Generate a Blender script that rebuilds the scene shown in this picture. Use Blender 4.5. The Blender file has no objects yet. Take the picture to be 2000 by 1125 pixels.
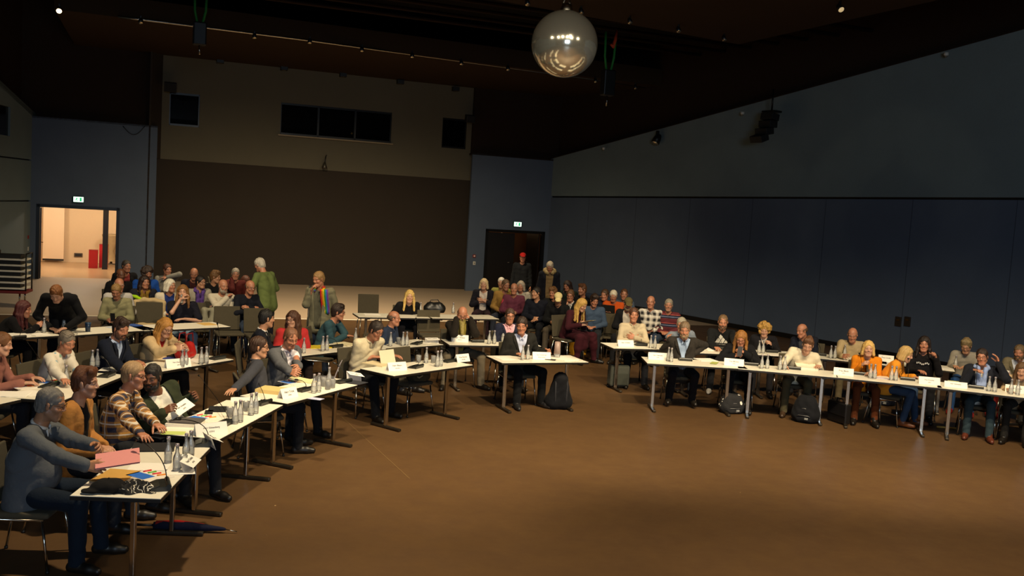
import bpy, bmesh, math, random
import numpy as np
from mathutils import Vector, Matrix

S = bpy.context.scene
COL = S.collection

# ------------------------------------------------------------------ camera
F_PX, PITCH, ROLL, CAM_H = 1856.6, 0.08274, 0.06020, 2.887
cam_data = bpy.data.cameras.new('camera')
cam = bpy.data.objects.new('camera', cam_data)
COL.objects.link(cam)
cam_data.sensor_width = 36.0
cam_data.lens = F_PX / 2000.0 * 36.0
cam_data.clip_start = 0.1
cam_data.clip_end = 200
_cp, _sp, _cr, _sr = math.cos(PITCH), math.sin(PITCH), math.cos(ROLL), math.sin(ROLL)
_fw = Vector((0, _cp, -_sp)); _x0 = Vector((1, 0, 0)); _u0 = Vector((0, _sp, _cp))
_right = _x0 * _cr + _u0 * _sr
_up = _u0 * _cr - _x0 * _sr
cam.matrix_world = Matrix(((_right.x, _up.x, -_fw.x, 0), (_right.y, _up.y, -_fw.y, 0),
                           (_right.z, _up.z, -_fw.z, CAM_H), (0, 0, 0, 1)))
S.camera = cam

# ------------------------------------------------------------------ look
S.view_settings.view_transform = 'Standard'
S.view_settings.look = 'None'
S.view_settings.exposure = 0.0
S.view_settings.gamma = 1.0
S.view_settings.use_curve_mapping = False

world = bpy.data.worlds.new('hall_air')
S.world = world
world.use_nodes = True
world.node_tree.nodes['Background'].inputs['Color'].default_value = (0.55, 0.62, 0.75, 1)
world.node_tree.nodes['Background'].inputs['Strength'].default_value = 0.0045

# room frame: t along the back wall, n towards the back wall
YAW = 0.3606
TV = Vector((math.cos(YAW), math.sin(YAW), 0)); NV = Vector((-math.sin(YAW), math.cos(YAW), 0))
def W(t, n, z=0.0):
    return TV * t + NV * n + Vector((0, 0, z))

def ray(px, py):
    X = px - 1000.0; Y = py - 562.5
    x = (X * _cr + Y * _sr) / F_PX; yv = (-X * _sr + Y * _cr) / F_PX
    return Vector((x, _cp - yv * _sp, -_sp - yv * _cp))
def at(px, py, z=0.0):
    """the point of the hall at height z that the photograph shows at (px, py)"""
    d = ray(px, py); k = (z - CAM_H) / d.z
    return Vector((d.x * k, d.y * k, z))
def onplane(px, py, P, n):
    d = ray(px, py); o = Vector((0, 0, CAM_H))
    return o + d * (((P - o).dot(n)) / d.dot(n))

# ------------------------------------------------------------------ lights
WARM = (1.0, 0.80, 0.51)
def spot(loc, target, energy, size=70, blend=0.7, color=WARM, radius=0.12):
    L = bpy.data.lights.new('hall_spot', 'SPOT'); L.energy = energy; L.color = color
    L.spot_size = math.radians(size); L.spot_blend = blend; L.shadow_soft_size = radius
    o = bpy.data.objects.new('hall_spot_light', L); COL.objects.link(o)
    o.location = loc
    d = Vector(target) - Vector(loc)
    o.rotation_euler = d.to_track_quat('-Z', 'Y').to_euler()
    return o
def area(loc, target, energy, sx, sy, color):
    L = bpy.data.lights.new('screen_glow', 'AREA'); L.energy = energy; L.color = color
    L.shape = 'RECTANGLE'; L.size = sx; L.size_y = sy
    o = bpy.data.objects.new('screen_glow', L); COL.objects.link(o)
    o.location = loc
    d = Vector(target) - Vector(loc)
    o.rotation_euler = d.to_track_quat('-Z', 'Y').to_euler()
    return o
# ceiling downlights over the ring of tables
spot((-1.9, 7.6, 6.8), (-2.9, 8.6, 0.7), 1500, 72)
spot((0.5, 8.0, 6.8), (-2.4, 12.2, 0.7), 1750, 75)
spot((2.0, 9.0, 6.8), (0.2, 13.5, 0.7), 1750, 75)
spot((4.0, 8.5, 6.8), (3.6, 13.6, 0.7), 1950, 75)
spot((6.0, 8.5, 6.8), (6.3, 13.2, 0.7), 1950, 75)
spot((2.8, 7.6, 6.8), (2.9, 8.0, 0.0), 1250, 105, 1.0)
spot((3.6, 3.8, 6.8), (3.6, 4.4, 0.0), 1700, 115, 1.0)  # added spot in front of the ring, brightens the near floor
# audience seats and the rear floor
spot((-6.0, 12.5, 6.8), (-5.8, 16.0, 0.8), 1250, 75)
spot((0.5, 14.5, 6.8), (1.2, 18.6, 0.8), 1100, 80)
spot((-5.0, 20.5, 6.8), (-6.2, 24.5, 0.0), 2600, 110, 1.0)
spot((-1.0, 22.0, 6.8), (-1.8, 26.0, 0.0), 1500, 110, 1.0)
# big projection screen behind the camera: cool light on the far walls
area((3.5, -9.0, 4.6), (8.5, 14.0, 2.8), 800, 5.5, 3.2, (0.62, 0.80, 1.0))

# ------------------------------------------------------------------ materials
def lin(h):
    h = h.lstrip('#')
    out = []
    for i in (0, 2, 4):
        c = int(h[i:i+2], 16) / 255
        out.append(c / 12.92 if c <= 0.04045 else ((c + 0.055) / 1.055) ** 2.4)
    return tuple(out) + (1.0,)
_M = {}
class NT:
    def __init__(self, name):
        self.m = bpy.data.materials.new(name); self.m.use_nodes = True
        self.t = self.m.node_tree; self.b = self.t.nodes['Principled BSDF']
    def n(self, typ, **kw):
        nd = self.t.nodes.new(typ)
        for k, v in kw.items():
            if k in nd.inputs.keys() if isinstance(k, str) else False: nd.inputs[k].default_value = v
            else: setattr(nd, k, v)
        return nd
    def l(self, a, b): self.t.links.new(a, b)
    def math(self, op, a, b=None):
        nd = self.t.nodes.new('ShaderNodeMath'); nd.operation = op
        for i, v in enumerate((a, b)):
            if v is None: continue
            if isinstance(v, (int, float)): nd.inputs[i].default_value = v
            else: self.l(v, nd.inputs[i])
        return nd.outputs[0]
    def mix(self, fac, a, b):
        nd = self.t.nodes.new('ShaderNodeMix'); nd.data_type = 'RGBA'
        for s, v in ((0, fac), (6, a), (7, b)):
            if isinstance(v, (int, float, tuple)): nd.inputs[s].default_value = v
            else: self.l(v, nd.inputs[s])
        return nd.outputs[2]
    def coords(self, scale=1.0):
        tc = self.t.nodes.new('ShaderNodeTexCoord')
        mp = self.t.nodes.new('ShaderNodeMapping')
        mp.inputs['Scale'].default_value = (scale,) * 3 if isinstance(scale, (int, float)) else scale
        self.l(tc.outputs['Object'], mp.inputs['Vector'])
        return mp.outputs[0]
    def noise(self, vec, scale, detail=3, rough=0.55):
        nd = self.t.nodes.new('ShaderNodeTexNoise')
        nd.inputs['Scale'].default_value = scale; nd.inputs['Detail'].default_value = detail
        nd.inputs['Roughness'].default_value = rough
        self.l(vec, nd.inputs['Vector']); return nd.outputs['Fac']
    def bump(self, h, strength=0.2, dist=0.01):
        nd = self.t.nodes.new('ShaderNodeBump'); nd.inputs['Strength'].default_value = strength
        nd.inputs['Distance'].default_value = dist
        self.l(h, nd.inputs['Height']); self.l(nd.outputs[0], self.b.inputs['Normal'])

def dark(c, k): return (c[0] * k, c[1] * k, c[2] * k, 1)
def mat(hexc, rough=0.6, metal=0.0, var=0.12, scale=18, bump=0.0, name=None, emit=None, estr=0, trans=0, spec=None):
    key = ('m', hexc, rough, metal, var, scale, bump, emit, estr, trans, spec)
    if key in _M: return _M[key]
    N = NT(name or 'surface')
    c = lin(hexc); v = N.coords()
    f = N.noise(v, scale)
    N.l(N.mix(f, dark(c, 1 - var), dark(c, 1 + var)), N.b.inputs['Base Color'])
    N.b.inputs['Roughness'].default_value = rough; N.b.inputs['Metallic'].default_value = metal
    if spec is not None: N.b.inputs['Specular IOR Level'].default_value = spec
    if bump: N.bump(N.noise(v, scale * 6), bump, 0.004)
    if emit:
        N.b.inputs['Emission Color'].default_value = lin(emit); N.b.inputs['Emission Strength'].default_value = estr
    if trans: N.b.inputs['Transmission Weight'].default_value = trans
    _M[key] = N.m; return N.m
def fabric(hexc, var=0.18, bump=0.35):
    key = ('f', hexc, var, bump)
    if key in _M: return _M[key]
    N = NT('woven_fabric'); c = lin(hexc); v = N.coords()
    f = N.noise(v, 7, 4)
    N.l(N.mix(f, dark(c, 1 - var), dark(c, 1 + var)), N.b.inputs['Base Color'])
    N.b.inputs['Roughness'].default_value = 0.85
    N.b.inputs['Sheen Weight'].default_value = 0.02
    N.b.inputs['Specular IOR Level'].default_value = 0.15
    g = N.math('ADD', N.noise(v, 14, 3), N.math('MULTIPLY', N.noise(v, 420, 1), 0.12))
    N.bump(g, bump, 0.03)
    _M[key] = N.m; return N.m
def plaid(base, c1, c2, period=0.085, name='plaid_fabric'):
    key = ('p', base, c1, c2, period)
    if key in _M: return _M[key]
    N = NT(name); v = N.coords()
    sx = N.t.nodes.new('ShaderNodeSeparateXYZ'); N.l(v, sx.inputs[0])
    a = N.math('ADD', sx.outputs[0], N.math('MULTIPLY', sx.outputs[1], 0.8))
    def band(x, ph, width):
        m = N.math('FRACT', N.math('ADD', N.math('DIVIDE', x, period), ph + 40.0))
        return N.math('LESS_THAN', m, width)
    z = sx.outputs[2]
    dk = N.math('MULTIPLY', N.math('ADD', band(a, 0, .45), band(z, 0, .45)), 0.5)
    col = N.mix(dk, lin(base), lin(c1))
    wl = N.math('MAXIMUM', band(a, .3, .12), band(z, .3, .12))
    col = N.mix(N.math('MULTIPLY', wl, 0.75), col, lin(c2))
    N.l(col, N.b.inputs['Base Color']); N.b.inputs['Roughness'].default_value = 0.85
    N.bump(N.noise(v, 14, 3), 0.3, 0.03)
    _M[key] = N.m; return N.m
def stripes(cols, period=0.15, axis=2):
    key = ('s', tuple(cols), period, axis)
    if key in _M: return _M[key]
    N = NT('striped_knit'); v = N.coords()
    sx = N.t.nodes.new('ShaderNodeSeparateXYZ'); N.l(v, sx.inputs[0])
    fr = N.math('FRACT', N.math('DIVIDE', sx.outputs[axis], period))
    cr = N.t.nodes.new('ShaderNodeValToRGB'); cr.color_ramp.interpolation = 'CONSTANT'
    while len(cr.color_ramp.elements) < len(cols): cr.color_ramp.elements.new(0.5)
    for i, (p, c) in enumerate(cols):
        cr.color_ramp.elements[i].position = p; cr.color_ramp.elements[i].color = lin(c)
    N.l(fr, cr.inputs[0]); N.l(cr.outputs[0], N.b.inputs['Base Color']); N.b.inputs['Roughness'].default_value = 0.9
    N.bump(N.noise(v, 14, 3), 0.3, 0.03)
    _M[key] = N.m; return N.m
def dotted(base, cols, scale=12, thr=0.28):
    key = ('d', base, tuple(cols), scale, thr)
    if key in _M: return _M[key]
    N = NT('printed_fabric'); v = N.coords()
    vo = N.t.nodes.new('ShaderNodeTexVoronoi'); vo.inputs['Scale'].default_value = scale; N.l(v, vo.inputs['Vector'])
    wob = N.math('ADD', vo.outputs['Distance'], N.math('MULTIPLY', N.noise(v, scale * 3), 0.25))
    m = N.math('LESS_THAN', wob, thr + 0.12)
    cr = N.t.nodes.new('ShaderNodeValToRGB'); cr.color_ramp.interpolation = 'CONSTANT'
    while len(cr.color_ramp.elements) < len(cols): cr.color_ramp.elements.new(0.5)
    for i, c in enumerate(cols):
        cr.color_ramp.elements[i].position = i / len(cols); cr.color_ramp.elements[i].color = lin(c)
    sp = N.t.nodes.new('ShaderNodeSeparateColor'); N.l(vo.outputs['Color'], sp.inputs[0]); N.l(sp.outputs[0], cr.inputs[0])
    N.l(N.mix(m, lin(base), cr.outputs[0]), N.b.inputs['Base Color']); N.b.inputs['Roughness'].default_value = 0.9
    N.bump(N.noise(v, 14, 3), 0.3, 0.03)
    _M[key] = N.m; return N.m
def skin_mat():
    if 'skin' in _M: return _M['skin']
    N = NT('skin'); v = N.coords()
    at_ = N.t.nodes.new('ShaderNodeVertexColor'); at_.layer_name = 'tone'
    f = N.noise(v, 60, 2)
    mul = N.t.nodes.new('ShaderNodeMix'); mul.data_type = 'RGBA'; mul.blend_type = 'MULTIPLY'; mul.inputs[0].default_value = 0.3
    N.l(at_.outputs[0], mul.inputs[6])
    cr = N.mix(f, (0.75, 0.62, 0.58, 1), (1, 1, 1, 1)); N.l(cr, mul.inputs[7])
    N.l(mul.outputs[2], N.b.inputs['Base Color'])
    N.b.inputs['Roughness'].default_value = 0.48
    N.b.inputs['Subsurface Weight'].default_value = 0.0
    N.bump(N.noise(v, 220, 2), 0.08, 0.003)
    _M['skin'] = N.m; return N.m
def hair_mat(hexc):
    key = ('h', hexc)
    if key in _M: return _M[key]
    N = NT('hair'); c = lin(hexc); v = N.coords((1, 1, 0.25))
    f = N.noise(v, 90, 4, 0.7); g = N.noise(N.coords(), 14, 2)
    N.l(N.mix(N.math('MULTIPLY', N.math('ADD', f, g), 0.5), dark(c, 0.35), dark(c, 1.7)), N.b.inputs['Base Color'])
    N.b.inputs['Roughness'].default_value = 0.5
    N.bump(f, 0.7, 0.012)
    _M[key] = N.m; return N.m
def glass_mat(name='clear_glass', tint='#fcfdfc', rough=0.02, ior=1.45, haze=0.05):
    """thin glass: clear body with a mirror-like skin and a trace of haze"""
    if name in _M: return _M[name]
    N = NT(name); t = N.t; c = lin(tint)
    N.l(N.mix(N.noise(N.coords(), 30), c, dark(c, 0.94)), N.b.inputs['Base Color'])
    N.b.inputs['Roughness'].default_value = 0.4
    tr = t.nodes.new('ShaderNodeBsdfTransparent'); tr.inputs[0].default_value = c
    gl = t.nodes.new('ShaderNodeBsdfGlossy'); gl.inputs['Roughness'].default_value = max(rough, .03)
    fr = t.nodes.new('ShaderNodeFresnel'); fr.inputs[0].default_value = ior - .08
    m1 = t.nodes.new('ShaderNodeMixShader'); m1.inputs[0].default_value = haze
    m2 = t.nodes.new('ShaderNodeMixShader')
    out = [n for n in t.nodes if n.type == 'OUTPUT_MATERIAL'][0]
    N.l(tr.outputs[0], m1.inputs[1]); N.l(N.b.outputs[0], m1.inputs[2])
    N.l(fr.outputs[0], m2.inputs[0]); N.l(m1.outputs[0], m2.inputs[1]); N.l(gl.outputs[0], m2.inputs[2])
    N.l(m2.outputs[0], out.inputs['Surface'])
    _M[name] = N.m; return N.m
CHROME = mat('#b9b4aa', 0.18, 1.0, 0.05, name='chromed_steel')
BLACK = mat('#0e0d0c', 0.5, 0, 0.2, name='black_plastic')
BLACKM = mat('#151412', 0.35, 0.3, 0.2, name='black_metal')
PAPER = mat('#efeae0', 0.8, 0, 0.03, 40, name='paper')

# ------------------------------------------------------------------ object helpers
def tag(o, label=None, cat=None, group=None, kind=None):
    if label: o['label'] = label
    if cat: o['category'] = cat
    if group: o['group'] = group
    if kind: o['kind'] = kind
    return o
def empty(name, loc=(0, 0, 0), rz=0.0, label=None, cat=None, group=None):
    o = bpy.data.objects.new(name, None); COL.objects.link(o)
    o.empty_display_size = 0.1
    o.location = loc; o.rotation_euler = (0, 0, rz)
    return tag(o, label, cat, group)
def link(name, me, parent=None, loc=None, rot=None):
    o = bpy.data.objects.new(name, me); COL.objects.link(o)
    if parent: o.parent = parent
    if loc is not None: o.location = loc
    if rot is not None: o.rotation_euler = rot
    return o
def children(o): return list(o.children)
def copy_tree(o, parent=None):
    c = o.copy(); COL.objects.link(c)
    if parent: c.parent = parent
    for ch in children(o): copy_tree(ch, c)
    return c

class MB:
    """collects solids into one mesh"""
    def __init__(self): self.bm = bmesh.new(); self.mi = 0
    def _tag(self, faces):
        for f in faces: f.material_index = self.mi
    def box(self, c, s, bev=0.0, rot=None, seg=2):
        r = bmesh.ops.create_cube(self.bm, size=1.0); vs = r['verts']
        for v in vs: v.co = Vector((v.co.x * s[0], v.co.y * s[1], v.co.z * s[2]))
        fs = list({f for v in vs for f in v.link_faces}); self._tag(fs)
        if bev > 0:
            es = list({e for v in vs for e in v.link_edges})
            r2 = bmesh.ops.bevel(self.bm, geom=es, offset=bev, segments=seg, profile=0.5, affect='EDGES')
            self._tag(r2['faces'])
            vs = list({v for f in r2['faces'] for v in f.verts} | {v for v in vs if v.is_valid})
        M = Matrix.Translation(Vector(c)) @ (rot.to_4x4() if rot else Matrix.Identity(4))
        for v in vs: v.co = M @ v.co
        return self
    def quad(self, pts):
        f = self.bm.faces.new([self.bm.verts.new(Vector(p)) for p in pts]); self._tag([f]); return self
    def slab(self, pts, thick):
        """planar polygon extruded by the vector thick"""
        a = [self.bm.verts.new(Vector(p)) for p in pts]; b = [self.bm.verts.new(Vector(p) + Vector(thick)) for p in pts]
        fs = [self.bm.faces.new(a[::-1]), self.bm.faces.new(b)]
        n = len(pts)
        for i in range(n): fs.append(self.bm.faces.new([a[i], a[(i+1) % n], b[(i+1) % n], b[i]]))
        self._tag(fs); return self
    def tube(self, path, r, seg=8, caps=True):
        path = [Vector(p) for p in path]; n = len(path)
        rr = r if isinstance(r, (list, tuple)) else [r] * n
        rings = []; ref = None
        for i, p in enumerate(path):
            d = (path[min(i+1, n-1)] - path[max(i-1, 0)])
            if d.length < 1e-9: d = Vector((0, 0, 1))
            d.normalize()
            if ref is None:
                ref = Vector((0, 0, 1)) if abs(d.z) < 0.9 else Vector((1, 0, 0))
            u = ref - d * ref.dot(d)
            if u.length < 1e-6: u = d.orthogonal()
            u.normalize(); ref = u; w = d.cross(u)
            rings.append([self.bm.verts.new(p + (u * math.cos(a) + w * math.sin(a)) * rr[i]) for a in [2 * math.pi * k / seg for k in range(seg)]])
        fs = []
        for i in range(n - 1):
            for k in range(seg):
                fs.append(self.bm.faces.new([rings[i][k], rings[i][(k+1) % seg], rings[i+1][(k+1) % seg], rings[i+1][k]]))
        if caps: fs.append(self.bm.faces.new(rings[0][::-1])); fs.append(self.bm.faces.new(rings[-1]))
        for f in fs: f.smooth = True
        self._tag(fs); return self
    def lathe(self, prof, c=(0, 0, 0), seg=16):
        c = Vector(c); rings = []
        for r, z in prof:
            if r < 1e-6: rings.append([self.bm.verts.new(c + Vector((0, 0, z)))])
            else: rings.append([self.bm.verts.new(c + Vector((r * math.cos(2*math.pi*k/seg), r * math.sin(2*math.pi*k/seg), z))) for k in range(seg)])
        fs = []
        for a, b in zip(rings, rings[1:]):
            for k in range(seg):
                k2 = (k + 1) % seg
                if len(a) == 1 and len(b) == 1: continue
                if len(a) == 1: fs.append(self.bm.faces.new([a[0], b[k2], b[k]]))
                elif len(b) == 1: fs.append(self.bm.faces.new([a[k], a[k2], b[0]]))
                else: fs.append(self.bm.faces.new([a[k], a[k2], b[k2], b[k]]))
        for f in fs: f.smooth = True
        self._tag(fs); return self
    def ball(self, c, r, seg=12, sc=(1, 1, 1)):
        rr = bmesh.ops.create_uvsphere(self.bm, u_segments=seg, v_segments=max(6, seg * 2 // 3), radius=r)
        for v in rr['verts']: v.co = Vector((v.co.x * sc[0], v.co.y * sc[1], v.co.z * sc[2])) + Vector(c)
        fs = list({f for v in rr['verts'] for f in v.link_faces})
        for f in fs: f.smooth = True
        self._tag(fs); return self
    def mesh(self, name, *mats):
        bmesh.ops.recalc_face_normals(self.bm, faces=self.bm.faces[:])
        me = bpy.data.meshes.new(name); self.bm.to_mesh(me); self.bm.free()
        for m in mats: me.materials.append(m)
        return me
    def build(self, name, m, parent=None, loc=None, rot=None):
        ms = m if isinstance(m, (list, tuple)) else [m]
        return link(name, self.mesh(name, *ms), parent, loc, rot)
def rotz(a): return Matrix.Rotation(a, 3, 'Z')
def text_mesh(txt, size, bold=True):
    cu = bpy.data.curves.new('lettering', 'FONT'); cu.body = txt; cu.size = size
    cu.align_x = 'CENTER'; cu.align_y = 'CENTER'; cu.extrude = 0.0004
    if bold: cu.offset = size * 0.012
    o = bpy.data.objects.new('lettering', cu); COL.objects.link(o)
    dg = bpy.context.evaluated_depsgraph_get()
    me = bpy.data.meshes.new_from_object(o.evaluated_get(dg))
    bpy.data.objects.remove(o); bpy.data.curves.remove(cu)
    return me
# ------------------------------------------------------------------ the hall
def struct(name, mb, m, label=None):
    o = mb.build(name, m); o['kind'] = 'structure'
    if label: o['label'] = label
    return o
BACK, NICHE = 31.0, 31.5
T_L, T_NL, T_NR, T_R = -3.46, -0.05, 9.98, 12.95
CEIL = 8.2

def floor_mat():
    N = NT('brown_hall_floor'); v = N.coords()
    a = N.noise(v, 0.55, 4, 0.6); b = N.noise(v, 3.2, 5, 0.65); c = N.noise(N.coords((1.2, 9, 1)), 2.2, 3)
    col = N.mix(a, lin('#463420'), lin('#715636'))
    col = N.mix(N.math('MULTIPLY', b, 0.85), col, lin('#402c1b'))
    col = N.mix(N.math('MULTIPLY', c, 0.35), col, lin('#5f4226'))
    vo = N.t.nodes.new('ShaderNodeTexVoronoi'); vo.inputs['Scale'].default_value = 2.6; N.l(v, vo.inputs['Vector'])
    sp = N.math('LESS_THAN', vo.outputs['Distance'], 0.022)
    sel = N.math('GREATER_THAN', N.noise(v, 1.3, 2), 0.52)
    col = N.mix(N.math('MULTIPLY', N.math('MULTIPLY', sp, sel), 0.8), col, lin('#b79a6c'))
    scr = N.math('GREATER_THAN', N.noise(N.coords((0.7, 16, 1)), 1.4, 5, 0.7), 0.72)
    col = N.mix(N.math('MULTIPLY', scr, 0.35), col, lin('#a98a5c'))
    N.l(col, N.b.inputs['Base Color'])
    N.l(N.math('ADD', N.math('MULTIPLY', b, 0.25), 0.36), N.b.inputs['Roughness'])
    N.b.inputs['Specular IOR Level'].default_value = 0.35
    N.bump(b, 0.08, 0.01)
    return N.m
def wall_mat(name, c, var=0.1, rough=0.85, sc=1.5):
    N = NT(name); v = N.coords(); k = lin(c)
    f = N.math('MULTIPLY', N.math('ADD', N.noise(v, sc, 4), N.noise(v, 60, 2)), 0.5)
    N.l(N.mix(f, dark(k, 1 - var * 2), dark(k, 1 + var * 2)), N.b.inputs['Base Color'])
    N.b.inputs['Roughness'].default_value = rough; N.b.inputs['Specular IOR Level'].default_value = 0.25
    N.bump(N.noise(v, 240, 2), 0.15, 0.003)
    return N.m
M_BLUE = wall_mat('blue_wall_panel', '#545f70'); M_BLUEUP = wall_mat('pale_blue_wall_panel', '#6d7b7e')
M_PANEL = wall_mat('dark_brown_curtain_wall', '#352d25', 0.08); M_GREY = wall_mat('grey_upper_wall', '#625c4c', 0.06)
M_DARKCLAD = wall_mat('dark_cladding', '#2a1b10', 0.1); M_CEIL = wall_mat('black_ceiling', '#15100b', 0.1)
M_SOFFIT = wall_mat('brown_soffit', '#33220f', 0.1)
M_REAR = wall_mat('pale_rear_floor', '#a8947e', 0.06, 0.55, 0.8)
M_CORR = wall_mat('corridor_plaster', '#d6bc98', 0.06); M_CORRF = wall_mat('corridor_floor', '#a88a68', 0.08, 0.25)
M_WHITE = wall_mat('white_trim', '#e8dfcc', 0.03)

b = MB()
b.slab([W(-22, -4), W(34, -4), W(34, 22.6), W(-22, 22.6)], (0, 0, -0.2))
struct('floor', b, floor_mat())
b = MB(); b.slab([W(-22, 22.6), W(34, 22.6), W(34, BACK + 0.7), W(-22, BACK + 0.7)], (0, 0, -0.2))
struct('floor', b, M_REAR)
b = MB(); b.slab([W(-9, 22.57, 0.0005), W(13.5, 22.57, 0.0005), W(13.5, 22.64, 0.0005), W(-9, 22.64, 0.0005)], (0, 0, 0.004))
struct('trim_1', b, M_WHITE)
# thin bright floor seam running towards the camera
s0, s1 = at(668, 815), at(800, 935)
b = MB(); d = (s1 - s0).normalized(); w = Vector((-d.y, d.x, 0)) * 0.005
b.slab([s0 - w + Vector((0, 0, 0.0005)), s1 - w + Vector((0, 0, 0.0005)), s1 + w + Vector((0, 0, 0.0005)), s0 + w + Vector((0, 0, 0.0005))], (0, 0, 0.002))
struct('trim_2', b, mat('#6a5232', 0.5, name='brass_floor_strip'))

def wall_rect(b, t0, t1, z0, z1, n, th=0.12):
    b.slab([W(t0, n, z0), W(t1, n, z0), W(t1, n, z1), W(t0, n, z1)], NV * th)
# back wall, either side of the recessed stage wall
D1 = (-3.30, -1.05, 2.21); D2 = (10.60, 12.80, 2.16)
b = MB()
for (a0, a1, top, D) in ((T_L - .3, T_NL, 4.74, D1), (T_NR, T_R + .3, 4.70, D2)):
    wall_rect(b, a0, D[0], 0, D[2], BACK); wall_rect(b, D[1], a1, 0, D[2], BACK); wall_rect(b, a0, a1, D[2], top, BACK)
struct('wall_back', b, M_BLUE)
b = MB()
wall_rect(b, T_L - 6, T_NL - 0.02, 4.74, CEIL, BACK + .35); wall_rect(b, T_NR + .06, T_R + 12, 4.70, CEIL, BACK + .35)
b.slab([W(T_L - 6, BACK, 4.74), W(T_NL, BACK, 4.74), W(T_NL, BACK + .4, 4.74), W(T_L - 6, BACK + .4, 4.74)], (0, 0, -0.05))
b.slab([W(T_NR, BACK, 4.70), W(T_R + 12, BACK, 4.70), W(T_R + 12, BACK + .4, 4.70), W(T_NR, BACK + .4, 4.70)], (0, 0, -0.05))
struct('wall_back_upper', b, M_DARKCLAD)
# stage wall: brown lower field, grey upper field with window openings
b = MB(); wall_rect(b, -0.15, 10.15, 0, 3.78, NICHE)
b.slab([W(T_NL - .2, BACK, 0), W(T_NL, NICHE, 0), W(T_NL, NICHE, 3.78), W(T_NL - .2, BACK, 3.78)], -TV * 0.05)
struct('wall_stage', b, M_PANEL)
OPEN = [(0.27, 1.15), (3.62, 7.24), (9.00, 9.86)]
ZW0, ZW1 = 4.83, 5.84
b = MB()
wall_rect(b, 0.05, 10.15, 3.78, ZW0, NICHE - .02, .14); wall_rect(b, 0.05, 10.15, ZW1, CEIL, NICHE - .02, .14)
xs = [0.05] + [q for o in OPEN for q in o] + [10.15]
for i in range(0, len(xs), 2): wall_rect(b, xs[i], xs[i + 1], ZW0, ZW1, NICHE - .02, .14)
struct('wall_stage_upper', b, M_GREY)
b = MB(); b.slab([W(T_NL - .2, BACK, 3.78), W(0.05, NICHE, 3.78), W(0.05, NICHE, CEIL), W(T_NL - .2, BACK, CEIL)], -TV * 0.05)
struct('wall_stage_reveal', b, M_PANEL)
# control-room window and the two openings
GL = glass_mat('dark_window_glass', '#3a3c3e', 0.03, 1.45, .02)
def winbox(name, t0, t1, panes):
    f = MB()
    for k in range(panes + 1):
        t = t0 + (t1 - t0) * k / panes; f.slab([W(t - .03, NICHE + .02, ZW0), W(t + .03, NICHE + .02, ZW0), W(t + .03, NICHE + .02, ZW1), W(t - .03, NICHE + .02, ZW1)], NV * .06)
    for z in (ZW0, ZW1 - .06): f.slab([W(t0, NICHE + .02, z), W(t1, NICHE + .02, z), W(t1, NICHE + .02, z + .06), W(t0, NICHE + .02, z + .06)], NV * .06)
    o = struct(name, f, BLACKM)
    for k in range(panes):
        a0 = t0 + (t1 - t0) * k / panes + .03; a1 = t0 + (t1 - t0) * (k + 1) / panes - .03
        g = MB(); g.slab([W(a0, NICHE + .05, ZW0 + .06), W(a1, NICHE + .05, ZW0 + .06), W(a1, NICHE + .05, ZW1 - .06), W(a0, NICHE + .05, ZW1 - .06)], NV * .01)
        g.build('pane', GL, o)
    c = MB()   # the unlit room behind
    c.slab([W(t0 - .1, NICHE + 1.6, ZW0 - .3), W(t1 + .1, NICHE + 1.6, ZW0 - .3), W(t1 + .1, NICHE + 1.6, ZW1 + .3), W(t0 - .1, NICHE + 1.6, ZW1 + .3)], NV * .05)
    for t in (t0 - .1, t1 + .05): c.slab([W(t, NICHE + .12, ZW0 - .3), W(t + .05, NICHE + .12, ZW0 - .3), W(t + .05, NICHE + .12, ZW1 + .3), W(t, NICHE + .12, ZW1 + .3)], NV * 1.5)
    for z in (ZW0 - .35, ZW1 + .3): c.slab([W(t0 - .1, NICHE + .12, z), W(t1 + .1, NICHE + .12, z), W(t1 + .1, NICHE + .12, z + .05), W(t0 - .1, NICHE + .12, z + .05)], NV * 1.5)
    struct('wall_' + name, c, M_CEIL)
winbox('window_1', *OPEN[0], 1); winbox('window_2', *OPEN[1], 3); winbox('window_3', *OPEN[2], 1)
b = MB(); b.slab([W(3.55, NICHE - .12, ZW0 - .05), W(7.3, NICHE - .12, ZW0 - .05), W(7.3, NICHE - .02, ZW0 - .05), W(3.55, NICHE - .02, ZW0 - .05)], (0, 0, .04))
struct('trim_3', b, mat('#8d7a58', .5))
# desk lamp and mixing desk seen through the control-room window
o = empty('mixing_desk', W(5.6, NICHE + .9, ZW0), YAW, 'pale mixing desk behind the middle pane of the control room window', 'mixing desk')
MB().box((0, 0, .12), (.75, .4, .24), .02).build('console', mat('#6e675c', .5), o)
MB().box((0, -.02, .255), (.7, .3, .03), .006).build('fader_panel', mat('#a39a88', .5), o)
o = empty('desk_lamp', W(6.02, NICHE + .5, ZW0), 0, 'small lit lamp in the control room window', 'lamp')
MB().lathe([(0, 0), (.05, 0), (.05, .02), (.01, .03), (.01, .22), (0, .22)]).build('stand', BLACKM, o)
MB().ball((0, 0, .25), .035).build('bulb', mat('#ffd9a0', .4, emit='#ffb860', estr=6, name='lamp_bulb'), o)

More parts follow.
